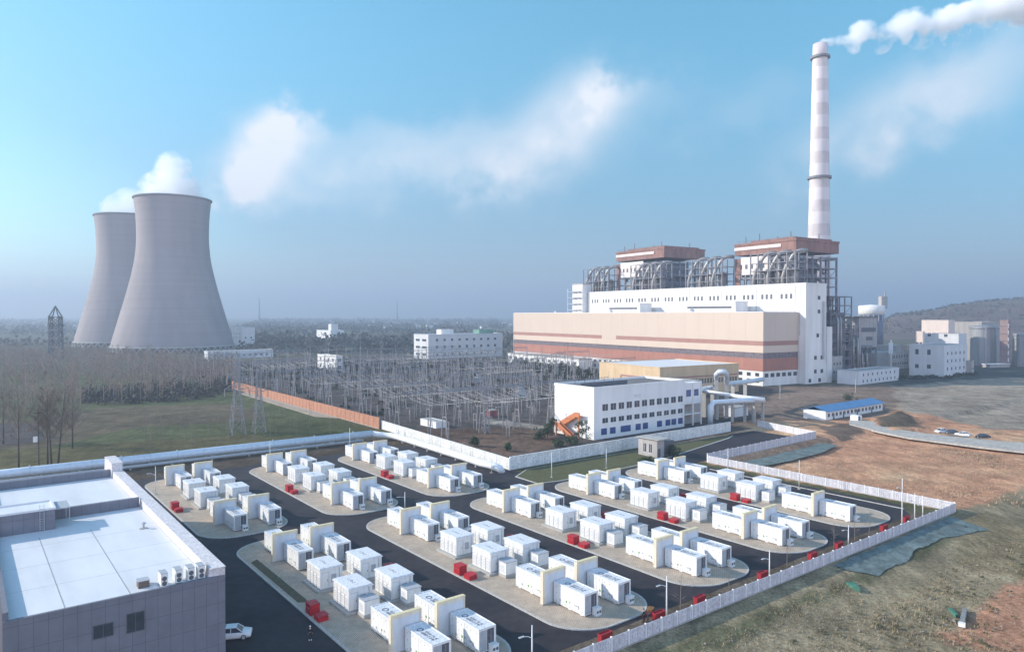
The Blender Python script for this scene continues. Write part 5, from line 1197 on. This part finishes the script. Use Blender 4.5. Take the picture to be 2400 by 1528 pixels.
# ================================================================ cars
def make_car(paint,name='parked_car'):
    t=thing(name,'proto','car'); L,Wd=4.5,1.8
    prof=[(-2.25,.35,.62,.86),(-2.15,.28,.78,.9),(-1.5,.22,.93,.9),(-.9,.2,.98,.9),(0,.2,.96,.9),(1.2,.2,.97,.9),(1.9,.24,.95,.89),(2.2,.3,.8,.86)]
    b=MB(); v=[];n=8
    for x,z0,z1,hw in prof: v+=[(x,-hw*.92,z0),(x,-hw,z0+.2),(x,-hw,z1-.15),(x,-hw*.88,z1),(x,hw*.88,z1),(x,hw,z1-.15),(x,hw,z0+.2),(x,hw*.92,z0)]
    f=[(i*n+k,i*n+(k+1)%n,(i+1)*n+(k+1)%n,(i+1)*n+k) for i in range(len(prof)-1) for k in range(n)]+[tuple(range(n-1,-1,-1)),tuple(range((len(prof)-1)*n,len(prof)*n))]; b.add(v,[q[::-1] for q in f]); b.build('body',paint,t,True)
    c=MB(); pr=[(-1.25,.93,.80),(-.55,1.46,.66),(.75,1.50,.66),(1.75,.95,.78)]; v=[]
    for x,z,hw in pr: v+=[(x,-hw,z),(x,hw,z)]
    v+=[(-1.25,-.84,.9),(-1.25,.84,.9),(1.75,-.82,.9),(1.75,.82,.9)]
    c.add(v,[(0,2,3,1),(4,6,7,5),(0,8,10,6,4,2),(1,3,5,7,11,9),(0,1,9,8),(6,10,11,7)]); c.build('windows',M['glass'],t)
    r=MB(); r.box(-.55,.75,-.665,.665,1.475,1.54); 
    for s in (-1,1):
        for a,bb in (((-1.25,.82*s,.94),(-.55,.67*s,1.49)),((.75,.67*s,1.51),(1.75,.8*s,.96)),((.12,.68*s,1.5),(.12,.84*s,.93))): r.bar(a,bb,.07)
    r.build('roof',paint,t)
    for x in (-1.38,1.35):
        for s in (-1,1):
            w=MB(); w.tube([(x,s*.70,.32),(x,s*.90,.32)],.32,16); wo=w.build('wheel',M['mark'],t); rm=MB(); rm.tube([(x,s*.901,.32),(x,s*.915,.32)],.2,10); rm.build('rim',M['metal'],wo)
    for s in (-1,1):
        h=MB(); h.box(-2.24,-2.06,s*.62-.17,s*.62+.17,.62,.76); h.build('headlight',M['roofwhite'],t); h=MB(); h.box(2.06,2.235,s*.62-.15,s*.62+.15,.66,.8); h.build('tail_light',M['red'],t)
    return t
cw=mat('white_car_paint',(.75,.75,.76),.25,.05,1,spec=.5); cg=mat('grey_car_paint',(.09,.10,.11),.25,.2,1,spec=.5); cb=mat('black_car_paint',(.025,.025,.028),.22,.2,1,spec=.5)
c1=make_car(cw); c1.location=W2(26.6,90.6)+(0,); c1.rotation_euler=(0,0,TH+math.pi/2+1.15); c1['label']='white car on the dark road at the corner of the grey building'
for i,(px,py,p,lab) in enumerate(((2206,1016,0,'white car on the pale track, leftmost of the four'),(2230,1019,cg,'dark grey car on the pale track close to the leftmost white car'),(2257,1024,0,'small white car parked between grey and black cars on the track'),(2303,1029,cb,'black car on the pale track, rightmost of the four'))):
    x,y=G(px,py); rt=[.35,.15,-.9,.1][i]
    if p==0: o=dup(c1,(x,y,.26),rt,lab,'cars parked on the pale track')
    else: o=make_car(p); o.location=(x,y,.26); o.rotation_euler=(0,0,rt); o['label']=lab; o['group']='cars parked on the pale track'
# ================================================================ people and small things
def skin(name,nodes,edges,m,parent,root=0,sub=2):
    me=bpy.data.meshes.new(name); me.from_pydata([n_[0] for n_ in nodes],edges,[]); me.materials.append(m); o=link(name,me,parent)
    me.skin_vertices.new() if hasattr(me.skin_vertices,'new') and not me.skin_vertices else None
    md=o.modifiers.new('skin','SKIN'); md.use_smooth_shade=True
    sv=me.skin_vertices[0].data
    for i,n_ in enumerate(nodes): sv[i].radius=(n_[1],n_[2] if len(n_)>2 else n_[1]); 
    sv[root].use_root=True; s=o.modifiers.new('sub','SUBSURF'); s.levels=s.render_levels=sub
    return o
def person(label,loc,rot,top,leg,skinm,hairm,pose=0):
    t=thing('person',label,'person',loc,rot); a=.12 if pose==0 else .25
    body=[((0,0,.93),.115,.10),((0,0,1.12),.12,.10),((0,0,1.36),.135,.10),((0,0,1.48),.06),((0,-.01,1.56),.075,.08),((0,-.02,1.66),.085,.098),((0,-.01,1.74),.06,.07),
      ((.17,0,1.40),.055),((.23,.02,1.13),.042),((.25,-a,.90),.034),((.255,-a-.02,.82),.03,.018),((-.17,0,1.40),.055),((-.23,.02,1.13),.042),((-.25,-.05,.90),.034),((-.255,-.07,.82),.03,.018),
      ((.095,0,.88),.085),((.11,-.03,.49),.058),((.12,.02,.09),.042),((.12,-.12,.04),.038,.03),((-.095,0,.88),.085),((-.12,.02,.49),.058),((-.13,.05,.09),.042),((-.13,-.09,.04),.038,.03)]
    e=[(0,1),(1,2),(2,3),(3,4),(4,5),(5,6),(2,7),(7,8),(8,9),(9,10),(2,11),(11,12),(12,13),(13,14),(0,15),(15,16),(16,17),(17,18),(0,19),(19,20),(20,21),(21,22)]
    skin('body',body,e,skinm,t)
    k=.022; J=[body[i] for i in (0,1,2,7,8,9,11,12,13)]; J=[(p[0],p[1]+k,(p[2] if len(p)>2 else p[1])+k) for p in J]; skin('jacket',J,[(0,1),(1,2),(2,3),(3,4),(4,5),(2,6),(6,7),(7,8)],top,t)
    J=[body[i] for i in (0,15,16,17,19,20,21)]; J=[(p[0],p[1]+k,(p[2] if len(p)>2 else p[1])+k) for p in J]; skin('trousers',J,[(0,1),(1,2),(2,3),(0,4),(4,5),(5,6)],leg,t)
    hd=MB(); hd.lathe([(.0,1.80),(.06,1.795),(.098,1.75),(.108,1.69),(.104,1.655)],12); hd.build('hair',hairm,t,True)
    f=MB()
    for s in (-1,1):
        f.box(s*.032-.01,s*.032+.01,-.112,-.098,1.665,1.678); f.box(s*.092-.008,s*.092+.008,-.03,.01,1.63,1.69)
        for j,(dx,l) in enumerate(((-.02,.07),(-.007,.085),(.007,.08),(.02,.065))): f.tube([(s*.255+dx*.5,-.07-.0*j-(a if s>0 else 0)*.6+dx,.82),(s*.255+dx*.5,-.08-(a if s>0 else 0)*.6+dx,.82-l)],.008,5)
        f.tube([(s*.24,-.09-(a if s>0 else 0)*.6,.85),(s*.225,-.12-(a if s>0 else 0)*.6,.80)],.009,5)
    f.box(-.012,.012,-.13,-.1,1.625,1.66); f.box(-.028,.028,-.108,-.096,1.595,1.605); f.build('face_and_fingers',skinm,t)
    b=MB(); [b.box(s*.125-.05,s*.125+.05,-.2 if s>0 else -.17,.08,.0,.09) for s in (-1,1)]; b.build('shoes',hairm,t); return t
SK=mat('skin',(.45,.29,.21),.6,.1,8); DK=mat('dark_clothes',(.016,.018,.026),.8,.2,4); GN=mat('dark_green_jacket',(.014,.045,.035),.8,.2,4); MR=mat('maroon_trousers',(.05,.014,.018),.8,.2,4); HR=mat('black_hair',(.012,.011,.012),.6,.2,4)
person('person in dark clothes standing on the road by the red sand box',G(727,1499)+(0,),.4,DK,DK,SK,mat('white_helmet',(.7,.7,.7),.4,.05,4))
person('person in a dark green jacket and maroon trousers at the kerb tip',G(1509,1457)+(0,),-2.4,GN,MR,SK,HR,1)
tc=thing('tricycle','small dark cargo tricycle with red body and orange load by the kerb','tricycle',G(1524,1445)+(0,),TH+.5)
b=MB(); b.box(-.6,.9,-.5,.5,.45,.8); b.build('cargo_bed',mat('dark_red',(.16,.02,.02),.6,.2,3),tc); b=MB(); b.tube([(-1.5,0,.35),(-1.35,0,.95),(-.6,0,.6)],.05,6); b.tube([(-1.35,-.35,1.0),(-1.35,.35,1.0)],.03,5); b.build('frame',M['mark'],tc); b=MB(); b.box(-1.0,-.65,-.18,.18,.72,.85); b.build('saddle',M['mark'],tc)
b=MB(); b.prism(rrect(-.4,.75,-.4,.4,.2),.86,1.15); b.build('load',mat('orange_load',(.20,.10,.03),.7,.3,3),tc)
for x,y in ((-1.5,0),(.3,-.58),(.3,.58)):
    b=MB(); b.tube([(x,y-.06,.32),(x,y+.06,.32)],.32,14); b.build('wheel',M['mark'],tc)
M['beamc']=mat('weathered_concrete',(.24,.235,.23),.9,.2,1.5,fine=6)
bl=thing('concrete_beam','grey concrete beam with a pale end lying on the brown soil','beam',G(2255,1436)+(-1.7,),.95); b=MB(); b.add([(0,-.35,0),(5.5,-.3,.1),(5.5,.3,.1),(0,.35,0),(0,-.3,.6),(5.5,-.25,.6),(5.5,.25,.6),(0,.3,.6)],[(3,2,1,0),(4,5,6,7),(0,1,5,4),(1,2,6,5),(2,3,7,6),(3,0,4,7)]); b.build('beam',M['beamc'],bl); b=MB(); b.box(-.6,-.01,-.4,.4,.0,.5); b.build('end_block',M['palewhite'],bl)
M['gnet']=mat('green_mesh',(.06,.17,.12),.8,.35,1.5)
for pts,lab in (([(2222,1401),(2232,1402),(2246,1416),(2240,1418)],'scrap of green netting lying beside the concrete beam'),([(1983,1358),(2003,1357),(2016,1372),(1998,1367)],'green netting corner peeping out from under the grey ground cover')):
    g=[G(*p) for p in pts]; g=[(x,y) for x,y in g]; b=MB(); b.prism(g,-1.75 if pts[0][0]>2100 else -1.0,-1.35 if pts[0][0]>2100 else -.35); tag(b.build('green_netting',M['gnet']),lab,'netting')
# ---------------- hill behind the silos
hx=np.linspace(0,1,140); hv=[]; hf=[]; rows=16
sil=[(1990,744),(2060,742),(2130,735),(2190,728),(2230,718),(2290,710),(2350,703),(2420,697),(2520,690),(2640,700),(2800,716),(2950,738)]
for j in range(rows):
    t=j/(rows-1)
    for i,s in enumerate(hx):
        px=1990+960*s; py=np.interp(px,[a for a,_ in sil],[b for _,b in sil]); D0=1500; hh=max(0,(738-py)/F*D0+H) if py<742 else 0
        D=1150+t*350*1; x=(px-CX)/F*D; hgt=(hh*math.sin(t*math.pi/2)**1.2 if j<rows else 0)*min(1,s*9)*min(1,(1-s)*9)
        hv.append((x,D,hgt+float(seg_noise(np.array([x]),np.array([D]),.02,4)[0])*2.2*min(1,t*3)-.1))
b=MB(); b.add(hv,[(j*140+i,j*140+i+1,(j+1)*140+i+1,(j+1)*140+i) for j in range(rows-1) for i in range(139)])
bk_=len(b.v); b.add([(x*1.25,y*1.25,-1) for x,y,z in hv[-140:]],[]); b.f+=[((rows-1)*140+i,(rows-1)*140+i+1,bk_+i+1,bk_+i) for i in range(139)]; b.m+=[0]*139
hill=struct('hills',b,mat('hill_scrub',(.125,.088,.068),.95,.3,.012,fine=.15),True)
q=random.Random(77); mb=MB()
for k in range(1500):
    i=q.randrange(2,138); j=q.randrange(3,rows) if k%3 else rows-1; x,y,z=hv[j*140+i]; x+=q.uniform(-3,3)
    s=q.uniform(2.0,4.5)
    for n_ in range(9):
        c=Vector((x+q.gauss(0,s*.35),y+q.gauss(0,s*.35),z+abs(q.gauss(.5,.3))*s)); l=s*.28; d=Vector((q.gauss(0,1),q.gauss(0,1),q.gauss(0,1))).normalized(); e=d.orthogonal().normalized(); f=d.cross(e); mb.add([c+e*l,c+f*l,c-e*l,c-f*l],[(0,1,2,3)])
tag(tag(mb.build('hill_woods',M['farwood']),kind='stuff'),'scrub and small trees covering the hazy hill','woods')
# ================================================================ steam and haze
def steam(name,label,cat,sph,dens,nscale,aniso=.2,thr=.0):
    lo=[min(c[i]-c[3]*1.15 for c in sph) for i in range(3)]; hi=[max(c[i]+c[3]*1.15 for c in sph) for i in range(3)]
    m=bpy.data.materials.new(name); m.use_nodes=True; nt=m.node_tree; nt.nodes.clear(); N=nt.nodes.new; L=nt.links.new
    out=N('ShaderNodeOutputMaterial'); pv=N('ShaderNodeVolumePrincipled'); L(pv.outputs[0],out.inputs['Volume'])
    pv.inputs['Color'].default_value=(.995,.995,.995,1); pv.inputs['Anisotropy'].default_value=aniso
    g=N('ShaderNodeNewGeometry'); tot=None
    nz=N('ShaderNodeTexNoise'); nz.inputs['Scale'].default_value=nscale; nz.inputs['Detail'].default_value=4; nz.inputs['Roughness'].default_value=.6; L(g.outputs['Position'],nz.inputs['Vector'])
    def mt(op,a,b):
        n=N('ShaderNodeMath'); n.operation=op
        for i,v in enumerate((a,b)):
            if isinstance(v,(int,float)): n.inputs[i].default_value=v
            else: L(v,n.inputs[i])
        return n.outputs[0]
    for x,y,z,r,w in sph:
        d=N('ShaderNodeVectorMath'); d.operation='DISTANCE'; L(g.outputs['Position'],d.inputs[0]); d.inputs[1].default_value=(x,y,z)
        f=mt('MULTIPLY',mt('SUBTRACT',1.0,mt('DIVIDE',d.outputs['Value'],r)),w)
        tot=f if tot is None else mt('MAXIMUM',tot,f)
    f=mt('ADD',tot,mt('MULTIPLY',mt('SUBTRACT',nz.outputs[0],.5+thr),2.3))
    n=N('ShaderNodeMath'); n.operation='MULTIPLY'; n.use_clamp=True; L(f,n.inputs[0]); n.inputs[1].default_value=2.2
    e=N('ShaderNodeMath'); e.operation='GREATER_THAN'; L(tot,e.inputs[0]); e.inputs[1].default_value=0.0
    L(mt('MULTIPLY',mt('MULTIPLY',n.outputs[0],e.outputs[0]),dens),pv.inputs['Density'])
    b=MB(); b.box(lo[0],hi[0],lo[1],hi[1],lo[2],hi[2]); o=b.build(name,m); tag(o,label,cat); o['kind']='stuff'; return o
def at(px,py,D): return ((px-CX)/F*D, D, H+(738-py)/F*D)
ty=796; 
sp=[at(380,455,ty)+(26,1.0),at(425,458,ty)+(26,1.0),at(400,432,ty)+(24,1.0),at(408,406,ty)+(20,.9),at(396,390,ty)+(15,.8),at(424,392,ty)+(13,.7),at(362,440,ty)+(14,.6),at(446,440,ty)+(13,.6),at(404,376,ty)+(11,.6)]
steam('steam_plume','white steam dome rising from the nearer cooling tower','steam',sp,.08,.08)
t2=935
sp=[at(285,496,t2)+(24,.8),at(308,486,t2)+(26,.9),at(264,494,t2)+(17,.6),at(330,484,t2)+(24,.9)]
steam('steam_plume','thin white steam over the farther cooling tower','steam',sp,.05,.05)
D=CP[1]
sp=[at(x,y,D)+(r/3.1,w) for x,y,r,w in ((1927,106,13,1.1),(1942,104,13,1.0),(1960,102,15,.9),(1980,99,17,.8),(1998,92,22,.95),(2012,80,29,1.1),(2030,70,22,.9),(2040,84,24,.7),(2062,82,26,.75),(2090,76,28,.8),(2115,64,36,1.15),(2138,52,30,1.0),(2120,86,24,.6),(2165,66,30,.85),(2195,60,36,1.0),(2228,46,40,1.15),(2258,34,34,1.0),(2285,40,38,.9),(2325,28,44,1.0),(2360,12,54,1.2),(2398,12,58,1.15),(2432,2,60,1.1),(2300,55,36,.25),(2230,80,34,.22),(2150,98,30,.2),(2060,106,26,.2),(2000,112,20,.2))]
steam('smoke_plume','white chimney smoke drifting right in billows','smoke',sp,.17,.075,.0,.03)
hz=MB(); hz.box(-11500,11500,-1000,11500,-3.5,345); hm_=bpy.data.materials.new('haze'); hm_.use_nodes=True; nt=hm_.node_tree; nt.nodes.clear(); o_=nt.nodes.new('ShaderNodeOutputMaterial'); pv=nt.nodes.new('ShaderNodeVolumePrincipled'); nt.links.new(pv.outputs[0],o_.inputs['Volume'])
pv.inputs['Color'].default_value=(.48,.565,.69,1); pv.inputs['Density'].default_value=.00036; pv.inputs['Anisotropy'].default_value=.3
tag(hz.build('haze',hm_),kind='stuff')
